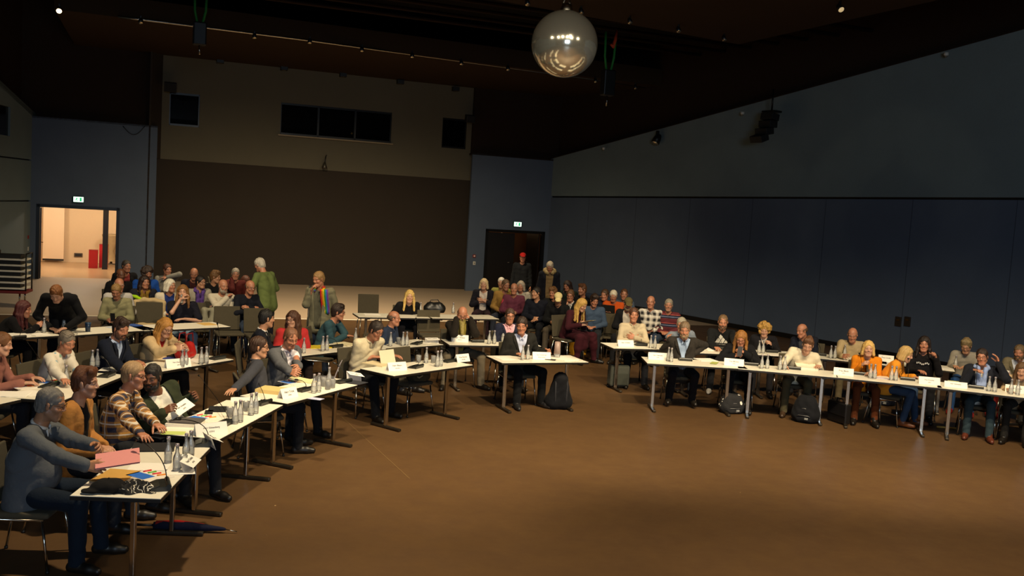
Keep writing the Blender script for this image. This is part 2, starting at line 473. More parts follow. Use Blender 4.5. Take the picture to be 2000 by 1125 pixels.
# right side wall: leans out of square, lower and upper fields with a dark joint
R0 = W(T_R, BACK); RA = math.radians(-56.8); RU = Vector((math.cos(RA), math.sin(RA), 0)); RN = Vector((-RU.y, RU.x, 0))
def RW(s, z, off=0.0): return R0 + RU * s + Vector((0, 0, z)) + RN * off
LR = 30.0
def zmid(s): return 3.37 + 0.0195 * s
def ztop(s): return 4.70 + 0.150 * s
b = MB(); b.slab([RW(-.3, 0), RW(LR, 0), RW(LR, zmid(LR)), RW(-.3, zmid(-.3))], RN * .15)
struct('wall_right', b, M_BLUE)
b = MB(); b.slab([RW(-.3, zmid(0) + .05, .0), RW(LR, zmid(LR) + .05, .0), RW(LR, ztop(LR)), RW(-.3, ztop(0))], RN * .15)
struct('wall_right_upper', b, M_BLUEUP)
b = MB(); b.slab([RW(-.3, zmid(0), .05), RW(LR, zmid(LR), .05), RW(LR, zmid(LR) + .05, .05), RW(-.3, zmid(0) + .05, .05)], RN * .1)
struct('trim_4', b, BLACK)
b = MB(); b.slab([RW(-.3, 4.6, .4), RW(LR, ztop(LR), .4), RW(LR, ztop(LR) + 6, .4), RW(-.3, CEIL, .4)], RN * .15)
b.slab([RW(-.3, ztop(0) - .002), RW(LR, ztop(LR) - .002), RW(LR, ztop(LR) - .002, .5), RW(-.3, ztop(0) - .002, .5)], (0, 0, .03))
struct('wall_right_cladding', b, M_DARKCLAD)
b = MB(); b.slab([RW(0, 0, -.03), RW(LR, 0, -.03), RW(LR, .12, -.03), RW(0, .12, -.03)], RN * .03)
struct('baseboard_right', b, BLACK)
# upright panel joints of the wall's lower field
b = MB()
for s in np.arange(2.2, LR, 2.4): b.slab([RW(s, .12, -.004), RW(s + .012, .12, -.004), RW(s + .012, zmid(s), -.004), RW(s, zmid(s), -.004)], RN * .006)
struct('trim_5', b, mat('#3a414e', .8))
# left side wall
L0 = W(T_L, BACK); LA = math.radians(98.9); LU = Vector((-math.cos(LA), -math.sin(LA), 0)); LN = Vector((-math.sin(LA), math.cos(LA), 0))
def LW(s, z, off=0.0): return L0 + LU * s + Vector((0, 0, z)) + LN * off
def ltop(s): return 4.74 + .23 * s
LL = 30
b = MB()
ws0, ws1, wz0, wz1 = 1.69, 4.2, 4.04, 4.83
for z0, z1, m in ((0, 2.26, 0), (2.30, 3.44, 0)):
    b.slab([LW(-.3, z0), LW(LL, z0), LW(LL, z1), LW(-.3, z1)], LN * .15)
struct('wall_left', b, M_BLUEUP)
b = MB()
b.slab([LW(-.3, 3.48), LW(LL, 3.48), LW(LL, wz0), LW(-.3, wz0)], LN * .15)
b.slab([LW(-.3, wz0), LW(ws0, wz0), LW(ws0, wz1), LW(-.3, wz1)], LN * .15)
b.slab([LW(ws1, wz0), LW(LL, wz0), LW(LL, wz1), LW(ws1, wz1)], LN * .15)
b.slab([LW(-.3, wz1), LW(LL, wz1), LW(LL, ltop(LL)), LW(-.3, ltop(-.3))], LN * .15)
struct('wall_left_upper', b, M_BLUEUP)
b = MB()
for z in (2.26, 3.44): b.slab([LW(-.3, z, .05), LW(LL, z, .05), LW(LL, z + .04, .05), LW(-.3, z + .04, .05)], LN * .1)
struct('trim_6', b, BLACK)
b = MB(); b.slab([LW(ws0, wz0, .06), LW(ws1, wz0, .06), LW(ws1, wz1, .06), LW(ws0, wz1, .06)], LN * .05)
struct('window_4', b, mat('#0b0d10', .1))
b = MB(); b.slab([LW(-.3, 4.70, .4), LW(LL, ltop(LL), .4), LW(LL, ltop(LL) + 6, .4), LW(-.3, CEIL, .4)], LN * .15)
b.slab([LW(-.3, ltop(0)), LW(LL, ltop(LL)), LW(LL, ltop(LL), .5), LW(-.3, ltop(0), .5)], (0, 0, .03))
struct('wall_left_cladding', b, M_DARKCLAD)
b = MB(); b.slab([LW(0, 0, -.02), LW(LL, 0, -.02), LW(LL, .1, -.02), LW(0, .1, -.02)], LN * .02)
struct('baseboard_left', b, BLACK)
# wall behind the camera and ceiling
b = MB(); b.slab([W(-24, -12), W(38, -12), W(38, -12, 14), W(-24, -12, 14)], -NV * .2)
struct('wall_front', b, M_DARKCLAD)
b = MB(); b.slab([W(-26, -13, CEIL), W(40, -13, CEIL), W(40, 33.6, CEIL), W(-26, 33.6, CEIL)], (0, 0, .2))
struct('ceiling', b, M_CEIL)
b = MB()
b.slab([W(-2.4, 25.3, 6.93), W(16.0, 26.4, 6.93), W(16.0, BACK + .6, 6.93), W(-2.4, BACK + .6, 6.93)], (0, 0, .5))
struct('ceiling_soffit', b, M_SOFFIT)
b = MB()
b.slab([W(-14, 4, 6.93), W(13, 4, 6.93), W(12.3, 18.95, 6.93), W(-14, 14.9, 6.93)], (0, 0, .3))
struct('ceiling_baffle', b, M_SOFFIT)
b = MB()
for k in range(7):
    n = 19.0 + k * 0.95; b.tube([W(-10, n, 7.7), W(18, n, 7.7)], .05, 8)
struct('ceiling_pipes', b, M_DARKCLAD)

# ---------------------------------------------------------------- doors
def door_frame(name, D, col=BLACKM):
    t0, t1, h = D; b = MB(); w = .09
    for (a0, a1, z0, z1) in ((t0, t0 + w, 0, h), (t1 - w, t1, 0, h), (t0, t1, h - w, h)):
        b.slab([W(a0, BACK - .02, z0), W(a1, BACK - .02, z0), W(a1, BACK - .02, z1), W(a0, BACK - .02, z1)], NV * .2)
    return struct(name, b, col)
f1 = door_frame('door_1', D1); f2 = door_frame('door_2', D2)
def leaf(parent, t, n, ang, w, h, side=1, handle=True):
    d = (TV * math.cos(ang) + NV * math.sin(ang)); q = Vector((-d.y, d.x, 0)) * .045
    p = W(t, n, .01)
    b = MB(); b.slab([p, p + d * w, p + d * w + Vector((0, 0, h)), p + Vector((0, 0, h))], q)
    o = b.build('door_leaf', mat('#120d0a', .4, name='black_door'), parent)
    if handle:
        c = p + d * (w - .12) + Vector((0, 0, 1.02)); hb = MB()
        for sgn in (-1, 1):
            e = c + q * (1 if sgn > 0 else 0)
            k = q.normalized() * sgn
            hb.tube([e, e + k * .05, e + k * .05 - d * .12], .011, 6)
        hb.build('door_handle', CHROME, o)
    return o
leaf(f1, D1[0] + .12, BACK + .16, math.radians(96), 1.0, 2.08)
leaf(f1, D1[1] - .06, BACK + .20, math.radians(14), .95, 2.08)
leaf(f2, D2[0] + .1, BACK + .05, 0.0, 1.0, 2.04)
leaf(f2, D2[1] - .12, BACK + .16, math.radians(95), .95, 2.04)
# corridor behind the open door: plaster wall, pale panel, warm lamps
CN = 38.0
b = MB(); b.slab([W(-9, BACK + .7, 0), W(4, BACK + .7, 0), W(4, CN + .4, 0), W(-9, CN + .4, 0)], (0, 0, -.2)); struct('floor', b, M_CORRF)
b = MB(); b.slab([W(-9, CN, 0), W(4, CN, 0), W(4, CN, 3.4), W(-9, CN, 3.4)], NV * .1)
b.slab([W(-9, BACK + .7, 0), W(-9, CN, 0), W(-9, CN, 3.4), W(-9, BACK + .7, 3.4)], -TV * .1)
b.slab([W(4, BACK + .7, 0), W(4, CN, 0), W(4, CN, 3.4), W(4, BACK + .7, 3.4)], TV * .1)
b.slab([W(-9, BACK + .7, 3.3), W(4, BACK + .7, 3.3), W(4, CN, 3.3), W(-9, CN, 3.3)], (0, 0, .1))
b.slab([W(-9, BACK + .6, 0), W(D1[0] - .1, BACK + .6, 0), W(D1[0] - .1, BACK + .6, 3.3), W(-9, BACK + .6, 3.3)], NV * .1)
b.slab([W(D1[1] + .1, BACK + .6, 0), W(4, BACK + .6, 0), W(4, BACK + .6, 3.3), W(D1[1] + .1, BACK + .6, 3.3)], NV * .1)
struct('wall_corridor', b, M_CORR)
p0, p1 = onplane(83, 506, W(0, CN - .3), NV), onplane(124, 506, W(0, CN - .3), NV)
b = MB(); b.slab([Vector((p0.x, p0.y, .12)), Vector((p1.x, p1.y, .12)), Vector((p1.x, p1.y, 3.2)), Vector((p0.x, p0.y, 3.2))], NV * .1)
struct('wall_corridor_panel', b, wall_mat('corridor_white_panel', '#e2c9a8', .03))
b = MB(); b.slab([Vector((p0.x, p0.y, .06)), Vector((p1.x, p1.y, .06)), Vector((p1.x, p1.y, .12)), Vector((p0.x, p0.y, .12))], NV * .1)
struct('baseboard_corridor', b, BLACK)
for t in (-4.6, -2.4, -0.6):
    o = empty('ceiling_lamp', W(t, 34.6, 3.3), 0, 'round ceiling lamp in the bright corridor', 'lamp', 'corridor ceiling lamps')
    MB().lathe([(0, 0), (.16, 0), (.16, -.05), (.13, -.06)]).build('housing', CHROME, o)
    MB().lathe([(.13, -.058), (0, -.058)]).build('diffuser', mat('#fff0d8', .6, emit='#ffd7a0', estr=6, name='lamp_diffuser'), o)
    L = bpy.data.lights.new('corridor_light', 'POINT'); L.energy = 150; L.color = (1, .88, .70); L.shadow_soft_size = .2
    lo = bpy.data.objects.new('corridor_light', L); COL.objects.link(lo); lo.location = W(t, 34.6, 3.0)
# dim lobby behind the second door
b = MB()
b.slab([W(10.2, 34.2, 0), W(13.6, 34.2, 0), W(13.6, 34.2, 2.9), W(10.2, 34.2, 2.9)], NV * .1)
b.slab([W(10.2, BACK + .15, 0), W(10.2, 34.2, 0), W(10.2, 34.2, 2.9), W(10.2, BACK + .15, 2.9)], -TV * .1)
b.slab([W(13.6, BACK + .15, 0), W(13.6, 34.2, 0), W(13.6, 34.2, 2.9), W(13.6, BACK + .15, 2.9)], TV * .1)
b.slab([W(10.1, BACK + .15, 2.9), W(13.7, BACK + .15, 2.9), W(13.7, 34.3, 2.9), W(10.1, 34.3, 2.9)], (0, 0, .1))
struct('wall_lobby', b, wall_mat('lobby_wood', '#4a3016', .1))
b = MB(); b.slab([W(10.1, BACK + .7, 0), W(13.7, BACK + .7, 0), W(13.7, 34.3, 0), W(10.1, 34.3, 0)], (0, 0, -.2)); struct('floor', b, M_DARKCLAD)
L = bpy.data.lights.new('lobby_light', 'POINT'); L.energy = 20; L.color = (1, .62, .3); L.shadow_soft_size = .1
lo = bpy.data.objects.new('lobby_light', L); COL.objects.link(lo); lo.location = W(12.0, 33.2, 2.5)

# ---------------------------------------------------------------- fixtures on the walls
SIGN = mat('#0d7a3e', .4, emit='#22c872', estr=0.9, name='lit_sign_green'); SIGNW = mat('#f2fff4', .4, emit='#d8ffe4', estr=2.2, name='lit_sign_white')
def exit_sign(px, py, label):
    p = onplane(px, py, W(0, BACK - .06), NV)
    o = empty('exit_sign', p, YAW, label, 'exit sign')
    MB().box((0, 0, 0), (.30, .07, .18), .008).build('housing', mat('#10502e', .5), o)
    MB().box((0, -.037, 0), (.27, .006, .15), .002).build('panel', SIGNW, o)
    g = MB()    # running figure, doorway and arrow
    g.ball((-.045, -.043, .045), .014, 8, (1, .3, 1))
    g.tube([(-.045, -.043, .03), (-.055, -.043, -.005)], .013, 6)
    g.tube([(-.055, -.043, -.005), (-.03, -.043, -.025), (-.04, -.043, -.058)], .009, 6)
    g.tube([(-.055, -.043, -.005), (-.085, -.043, -.025), (-.105, -.043, -.02)], .009, 6)
    g.tube([(-.045, -.043, .026), (-.015, -.043, .012)], .007, 6); g.tube([(-.048, -.043, .026), (-.08, -.043, .012)], .007, 6)
    g.box((.06, -.042, 0), (.055, .006, .11))
    g.build('pictogram', SIGN, o)
    return o
exit_sign(153.5, 389.5, 'lit green emergency exit sign above the open corridor door')
exit_sign(1010.5, 438, 'lit green emergency exit sign above the dark half-open door')
def wallbox(px, py, P, n, name, label, cat, s=(.09, .03, .12), col='#d8d4c8', group=None, rz=None, part='rocker'):
    p = onplane(px, py, P, n)
    o = empty(name, p, rz if rz is not None else YAW, label, cat, group)
    MB().box((0, -.012, 0), s, .006).build('plate', mat(col, .5), o)
    MB().box((0, -.012 - s[1] * .5, 0), (s[0] * .5, .01, s[2] * .5), .003).build(part, mat('#8a8478' if col != '#8b1a14' else '#e8e0d0', .5), o)
    return o
wallbox(926, 500, W(0, BACK), NV, 'fire_alarm_button', 'small red alarm box on the wall beside the dark half-open door', 'alarm button', (.1, .04, .1), '#8b1a14', part='button')
wallbox(926, 514, W(0, BACK), NV, 'light_switch', 'white switch plate under the red alarm box near the dark door', 'switch')
LP = LW(0, 0, 0)
lrz = math.atan2(LU.y, LU.x) + math.pi
wallbox(55, 486, LP, LN, 'light_switch', 'white switch plate high on the side wall beside the corridor door', 'switch', rz=LA + math.pi)
wallbox(54, 531, LP, LN, 'wall_socket', 'white socket low on the side wall beside the corridor door', 'socket', rz=LA + math.pi, part='insert')
wallbox(55, 463, LP, LN, 'fire_alarm_button', 'small red alarm box above the white switch on the side wall', 'alarm button', (.1, .04, .1), '#8b1a14', rz=LA + math.pi, part='button')
for px, lb in ((1755, 'nearer the back wall'), (1773, 'farther from the back wall')):
    p = onplane(px, 628, RW(0, 0), RN)
    o = empty('wall_hatch', p, RA, 'small dark hatch on the blue side wall, ' + ('the one towards the door' if px == 1755 else 'the one away from the door'), 'wall hatch')
    MB().box((0, -.01, 0), (.15, .04, .22), .006).build('cover', mat('#2b2117', .5), o)
    MB().box((0, -.035, .04), (.07, .015, .035), .004).build('catch', mat('#7a5b2c', .35, .8), o)

def fixture(name, p, rz, label, cat, group=None, s=1.0, tilt=-.7, glow=0.0):
    o = empty(name, p, rz, label, cat, group)
    MB().box((0, 0, .06 * s), (.05 * s, .05 * s, .14 * s), .005).build('bracket', BLACKM, o)
    R = Matrix.Rotation(tilt, 3, 'X'); h = MB()
    pts = [R @ Vector((0, 0, z)) * s + Vector((0, 0, -.03 * s)) for z in (.09, .02, -.10)]
    h.tube(pts, [.05 * s, .075 * s, .085 * s], 12)
    h.build('lamp_head', mat('#15120f', .4, .2), o)
    c = MB(); a = R @ Vector((0, 0, -.101)) * s + Vector((0, 0, -.03 * s)); b2 = R @ Vector((0, 0, -.115)) * s + Vector((0, 0, -.03 * s))
    c.tube([a, b2], [.075 * s, .07 * s], 12)
    c.build('lens', mat('#d8c8a8', .15, .6, emit='#ffdca0', estr=glow, name='lamp_lens') if glow else mat('#d8c8a8', .12, .9, name='lamp_reflector'), o)
    return o
TRK = 'spotlights along the rear ceiling track'
b = MB(); b.tube([at(230, 32, 6.94), at(275, 38, 6.94), at(605, 79, 6.94), at(901, 119.5, 6.94), at(1163, 155, 6.94), at(1290, 175, 6.94)], .03, 8); trk = struct('trim_7', b, CHROME)
for (px, py) in ((275, 38), (497, 68), (605, 78), (707, 94), (805, 106), (901, 120), (992, 131), (1163, 155), (1241, 168)):
    fixture('track_spotlight', at(px, py, 6.84), YAW, 'small black spotlight hanging from the rear ceiling track', 'spotlight', TRK, .7, -.5)
TR2 = 'spotlights along the front ceiling track'
for (px, py) in ((1030, 2), (1135, 19), (1230, 38), (1325, 55), (1414, 72)):
    fixture('track_spotlight', at(px, py, 6.86), YAW, 'small black spotlight on the ceiling edge above the mirror ball', 'spotlight', TR2, .6, -.5)
fixture('track_spotlight', at(1640, 12, 6.84), YAW, 'bright black spotlight on the ceiling far above the blue side wall', 'spotlight', None, .7, -.8, .5)
o = fixture('stage_lamp', at(116, 16, 6.85), YAW, 'lit stage lamp high under the ceiling above the corridor door', 'stage lamp', None, .8, -.9, 8)
for (px, py) in ((430, 119), (555, 133), (670, 146), (782, 160), (890, 174)):
    p = onplane(px, py, W(0, NICHE - .25), NV)
    o = empty('downlight', p, YAW, 'small dark downlight box under the soffit over the stage wall', 'downlight', 'downlights over the stage wall')
    MB().box((0, 0, 0), (.22, .2, .14), .01).build('housing', BLACK, o); MB().lathe([(0, -.071), (.07, -.071), (.07, -.078), (0, -.078)]).build('lens', mat('#5a5144', .2), o)
def speaker(p, rz, label, s=(.3, .3, .45), tilt=0.2):
    o = empty('loudspeaker', p, rz, label, 'loudspeaker')
    R = Matrix.Rotation(tilt, 3, 'X')
    MB().box((0, 0, 0), s, .015, R).build('cabinet', mat('#17130f', .6), o)
    MB().box(R @ Vector((0, -s[1] * .5 - .004, 0)), (s[0] * .88, .012, s[2] * .9), .004, R).build('grille', mat('#0c0b0a', .8), o)
    MB().tube([(0, s[1] * .5, .05), (0, s[1] * .5 + .18, .1)], .02, 6).build('bracket', BLACKM, o)
    return o
speaker(onplane(333, 170, W(0, NICHE - .45), NV), YAW, 'small dark loudspeaker above the opening next to the corridor door side', (.36, .25, .28))
speaker(onplane(918, 232, W(0, NICHE - .45), NV), YAW, 'small dark loudspeaker beside the opening near the dark door', (.3, .25, .25))
# line-array loudspeaker hanging on the side wall
p = onplane(1502, 250, RW(0, 0, -.45), RN)
o = empty('line_array_speaker', p, RA, 'curved dark loudspeaker array hanging high on the blue side wall', 'loudspeaker')
for k in range(4):
    a = -.15 + k * .17; R = Matrix.Rotation(a, 3, 'X')
    MB().box((0, -.10 * k * k * .3 - .02 * k, .28 - .19 * k), (.40, .28, .175), .015, R).build('cabinet', mat('#15120e', .7), o)
MB().box((0, .05, .42), (.42, .3, .05), .008).build('hanging_frame', BLACKM, o)
MB().tube([(0, .05, .44), (0, .05, 1.0)], .025, 6).build('cable', BLACKM, o)
for px, py, lb in ((1284, 268, 'small dark spotlight clamped at the top edge of the side wall'), (1179, 291, 'tiny white camera dome on the side wall edge near the corner'), (1450, 222, 'tiny white camera dome on the wall edge before the speaker array'), (1848, 107, 'tiny white camera dome on the wall edge far from the corner')):
    p = onplane(px, py, RW(0, 0, -.15), RN)
    if 'spot' in lb: fixture('wall_spotlight', p, RA, lb, 'spotlight', None, 1.5, -.5)
    else:
        o = empty('dome_camera', p, RA, lb, 'camera')
        MB().lathe([(0, .05), (.05, .05), (.05, 0), (.04, -.02)]).build('mount', mat('#cfc8b8', .5), o); MB().ball((0, 0, -.02), .038, 10).build('dome', mat('#776f60', .2), o)
# hanging bell-shaped microphone in front of the stage wall
p = onplane(634, 323, W(0, NICHE - .25), NV)
o = empty('hanging_sensor', p, 0, 'small bell shaped sensor hanging in front of the stage wall under the control window', 'sensor')
MB().lathe([(0, .1), (.03, .1), (.06, .02), (.09, -.06), (.08, -.1), (0, -.1)]).build('bell', mat('#4a443a', .35, .5), o)
MB().tube([(0, 0, .1), (0, .12, .3), (0, .23, .34)], .015, 6).build('arm', BLACKM, o)
# cable loop on the blue wall over the corridor door
b = MB(); pts = [onplane(240 + 3.6 * k, 246 + 17 * math.sin(math.pi * min(1, k / 12.0)) , W(0, BACK - .02), NV) for k in range(13)]
b.tube(pts, .012, 6); tag(b.build('cable', BLACK), 'thin dark cable drooping on the blue wall over the corridor door', 'cable')

# chain hoists with green slings
def hoist(px, py0, py1, z, label, hook=False):
    p = at(px, py0, z); D = math.hypot(p.x, p.y)
    o = empty('chain_hoist', p, .4, label, 'chain hoist')
    hlen = (py1 - py0) / F_PX * p.y
    MB().box((0, 0, -.62 * hlen), (.3, .24, .42 * hlen), .03).build('motor', mat('#0d0c0b', .5), o)
    for sx in (-1, 1):
        MB().tube([(sx * .14, 0, .3), (sx * .12, 0, -.2 * hlen), (sx * .05, 0, -.45 * hlen)], .03, 6).build('sling', mat('#1f7a2a', .7, name='green_webbing'), o)
    MB().tube([(0, 0, -.83 * hlen), (.01, 0, -hlen)], .02, 6).build('chain', CHROME, o)
    if hook: MB().tube([(.1, -.1, .35), (.06, -.12, .1), (.0, -.12, -.05), (-.05, -.12, .0)], [.02, .04, .06, .03], 8).build('hook', mat('#c4441a', .5), o)
hoist(392, 0, 103, 7.3, 'black chain hoist with green slings under the ceiling above the stage wall')
hoist(1192, 88, 204, 6.9, 'black chain hoist with green slings and an orange hook beside the mirror ball', True)

# mirror ball
def mirror_mat():
    N = NT('mirror_tiles'); tc = N.t.nodes.new('ShaderNodeTexCoord')
    sx = N.t.nodes.new('ShaderNodeSeparateXYZ'); N.l(tc.outputs['UV'], sx.inputs[0])
    def line(o, k):
        f = N.math('FRACT', N.math('MULTIPLY', o, k)); return N.math('MAXIMUM', N.math('LESS_THAN', f, .07), N.math('GREATER_THAN', f, .93))
    g = N.math('MAXIMUM', line(sx.outputs[0], 160), line(sx.outputs[1], 80))
    N.l(N.mix(N.math('MULTIPLY', g, .45), (.90, .86, .72, 1), (.25, .23, .2, 1)), N.b.inputs['Base Color'])
    N.b.inputs['Metallic'].default_value = 0.88; N.b.inputs['Roughness'].default_value = 0.13
    return N.m
BD = 14.0; r_ = ray(1102.5, 86); BP = Vector((0, 0, CAM_H)) + r_ * (BD / r_.y); BR = 63.5 / F_PX * BD
o = empty('mirror_ball', BP, 0, 'large mirror ball hanging under the ceiling', 'mirror ball')
me = bpy.data.meshes.new('ball'); bm = bmesh.new()
bmesh.ops.create_uvsphere(bm, u_segments=160, v_segments=80, radius=BR, calc_uvs=True)
uvl = bm.loops.layers.uv.verify()
for f in bm.faces:
    f.smooth = True
    us = []
    for lp in f.loops:
        v = lp.vert.co / BR
        us.append([math.atan2(v.y, v.x) / (2 * math.pi) + .5, math.acos(max(-1, min(1, v.z))) / math.pi])
    if max(u[0] for u in us) - min(u[0] for u in us) > .5:
        for u in us:
            if u[0] < .5: u[0] += 1
    for lp, u in zip(f.loops, us): lp[uvl].uv = u
bm.to_mesh(me); bm.free(); me.materials.append(mirror_mat())
link('ball', me, o)
MB().lathe([(0, BR + .09), (.07, BR + .09), (.09, BR + .02), (.09, BR - .012)]).build('collar', CHROME, o)
MB().tube([(-.06, 0, BR + .05), (-.03, 0, BR + .2), (0, 0, CEIL - BP.z - .02)], .012, 6).build('suspension_cable', CHROME, o)
MB().tube([(.06, 0, BR + .05), (.03, 0, BR + .14)], .02, 6).build('shackle', CHROME, o)
# added unseen pin spots, give the ball its row of highlights
for _dx, _dy in ((-5.5, -5.5), (-2.8, -6.5), (-1.0, -6.0), (.6, -6.0), (2.4, -6.5), (5.0, -5.5)):
    spot(BP + Vector((_dx, _dy, 1.45)), BP, 170, 16, .3, (1, .86, .58), .10)
# ------------------------------------------------------------------ implicit surfaces -> meshes
EPS = 1e-9
class Field:
    def __init__(self, h): self.h = h; self.p = []; self.post = []
    def c(self, a, b, ra, rb=None, k=0.03, sub=False):
        self.p.append(('c', np.array(a, float), np.array(b, float), ra, ra if rb is None else rb, k, sub)); return self
    def e(self, c, R, rad, k=0.02, sub=False):
        self.p.append(('e', np.array(c, float), np.array(R, float), np.array(rad, float), None, k, sub)); return self
    def bbox(self, q):
        if q[0] == 'c':
            r = max(q[3], q[4]); return np.minimum(q[1], q[2]) - r, np.maximum(q[1], q[2]) + r
        r = np.sqrt((q[2] ** 2) @ (q[3] ** 2)); return q[1] - r, q[1] + r
    def build(self, lo=None, hi=None):
        h = self.h
        bs = [self.bbox(q) for q in self.p if not q[6]]
        L = np.min([b[0] for b in bs], 0) - 3 * h; H = np.max([b[1] for b in bs], 0) + 3 * h
        n = np.maximum(((H - L) / h).astype(int) + 2, 4)
        F = np.full(n, 0.25, np.float32)
        ax = [L[i] + h * np.arange(n[i], dtype=np.float32) for i in range(3)]
        for q in self.p:
            k = q[5]; b0, b1 = self.bbox(q); m = k + 2.5 * h
            i0 = np.clip(((b0 - m - L) / h).astype(int), 0, n); i1 = np.clip(((b1 + m - L) / h).astype(int) + 2, 0, n)
            if np.any(i1 <= i0): continue
            sl = tuple(slice(i0[i], i1[i]) for i in range(3))
            X = (ax[0][sl[0]])[:, None, None]; Y = (ax[1][sl[1]])[None, :, None]; Z = (ax[2][sl[2]])[None, None, :]
            if q[0] == 'c':
                a, b = q[1], q[2]; d = b - a; dd = float(d @ d) + EPS
                px, py, pz = X - a[0], Y - a[1], Z - a[2]
                t = np.clip((px * d[0] + py * d[1] + pz * d[2]) / dd, 0, 1).astype(np.float32)
                D = np.sqrt((px - t * d[0]) ** 2 + (py - t * d[1]) ** 2 + (pz - t * d[2]) ** 2) - (q[3] + (q[4] - q[3]) * t)
            else:
                px, py, pz = X - q[1][0], Y - q[1][1], Z - q[1][2]; R = q[2]; r = q[3]
                u = px * R[0, 0] + py * R[1, 0] + pz * R[2, 0]; v = px * R[0, 1] + py * R[1, 1] + pz * R[2, 1]; w = px * R[0, 2] + py * R[1, 2] + pz * R[2, 2]
                k0 = np.sqrt((u / r[0]) ** 2 + (v / r[1]) ** 2 + (w / r[2]) ** 2)
                k1 = np.sqrt((u / r[0] ** 2) ** 2 + (v / r[1] ** 2) ** 2 + (w / r[2] ** 2) ** 2) + EPS
                D = k0 * (k0 - 1) / k1
            G = F[sl]
            if q[6]:
                D = -D; hh = np.maximum(k - np.abs(G - D), 0) / max(k, EPS); F[sl] = np.maximum(G, D) + hh * hh * k * .25
            else:
                hh = np.maximum(k - np.abs(G - D), 0) / max(k, EPS); F[sl] = np.minimum(G, D) - hh * hh * k * .25
        for fn in self.post:
            F = fn(ax[0][:, None, None], ax[1][None, :, None], ax[2][None, None, :], F)
        return surface_nets(F, L, h)

_E12 = [(0, 1), (2, 3), (4, 5), (6, 7), (0, 2), (1, 3), (4, 6), (5, 7), (0, 4), (1, 5), (2, 6), (3, 7)]
def surface_nets(F, L, h):
    s = F < 0
    c = s[:-1, :-1, :-1].astype(np.uint8)
    cnt = np.zeros(c.shape, np.uint8)
    for dx in (0, 1):
        for dy in (0, 1):
            for dz in (0, 1):
                cnt += s[dx:dx + c.shape[0], dy:dy + c.shape[1], dz:dz + c.shape[2]]
    act = (cnt > 0) & (cnt < 8)
    I = np.argwhere(act)
    if len(I) == 0: return np.zeros((0, 3)), np.zeros((0, 4), int)
    ids = np.full(c.shape, -1, np.int32); ids[act] = np.arange(len(I))
    off = np.array([[(k >> 2) & 1, (k >> 1) & 1, k & 1] for k in range(8)])
    V = np.stack([F[I[:, 0] + o[0], I[:, 1] + o[1], I[:, 2] + o[2]] for o in off], 1)
    P = np.zeros((len(I), 3)); N = np.zeros(len(I))
    for a, b in _E12:
        fa, fb = V[:, a], V[:, b]; m = (fa < 0) != (fb < 0)
        t = np.where(m, fa / np.where(m, fa - fb, 1), 0)
        P += np.where(m[:, None], off[a] + t[:, None] * (off[b] - off[a]), 0); N += m
    P = (P / N[:, None] + I) * h + L
    quads = []
    for ax in range(3):
        sl0 = [slice(None)] * 3; sl1 = [slice(None)] * 3
        sl0[ax] = slice(0, -1); sl1[ax] = slice(1, None)
        ch = s[tuple(sl0)] != s[tuple(sl1)]
        J = np.argwhere(ch)
        a1, a2 = (ax + 1) % 3, (ax + 2) % 3
        ok = (J[:, a1] > 0) & (J[:, a2] > 0) & (J[:, a1] < ids.shape[a1]) & (J[:, a2] < ids.shape[a2])
        J = J[ok]
        def g(d1, d2):
            K = J.copy(); K[:, a1] -= d1; K[:, a2] -= d2
            return ids[K[:, 0], K[:, 1], K[:, 2]]
        q = np.stack([g(1, 1), g(0, 1), g(0, 0), g(1, 0)], 1)
        inside0 = s[J[:, 0], J[:, 1], J[:, 2]]
        q[~inside0] = q[~inside0][:, ::-1]
        quads.append(q)
    Q = np.concatenate(quads); Q = Q[(Q >= 0).all(1)]
    return P, Q
def np_mesh(name, P, Q, mats, colors=None):
    me = bpy.data.meshes.new(name)
    me.vertices.add(len(P)); me.vertices.foreach_set('co', P.astype(np.float32).ravel())
    me.loops.add(len(Q) * 4); me.loops.foreach_set('vertex_index', Q.astype(np.int32).ravel())
    me.polygons.add(len(Q)); me.polygons.foreach_set('loop_start', np.arange(0, len(Q) * 4, 4, dtype=np.int32))
    me.polygons.foreach_set('use_smooth', np.ones(len(Q), bool))
    me.update(calc_edges=True)
    for m in mats: me.materials.append(m)
    if colors is not None:
        at_ = me.color_attributes.new('tone', 'FLOAT_COLOR', 'POINT')
        C4 = np.ones((len(P), 4), np.float32); C4[:, :3] = colors; at_.data.foreach_set('color', C4.ravel())
    return me

# ------------------------------------------------------------------ people
def V3(*a): return np.array(a, float)
def nrm(v): return v / (np.linalg.norm(v) + EPS)
def rotm(axis, a):
    return np.array(Matrix.Rotation(a, 3, axis))
def basis(f, u):
    f = nrm(f); r = nrm(np.cross(f, u)); u = np.cross(r, f); return np.stack([r, f, u], 1)   # columns right, forward, up
rad = math.radians
SKINS = {'a': '#b58566', 'b': '#ad7a58', 'r': '#b27a5e', 'd': '#6e4630', 'p': '#bd9076'}
PEOPLE = {}

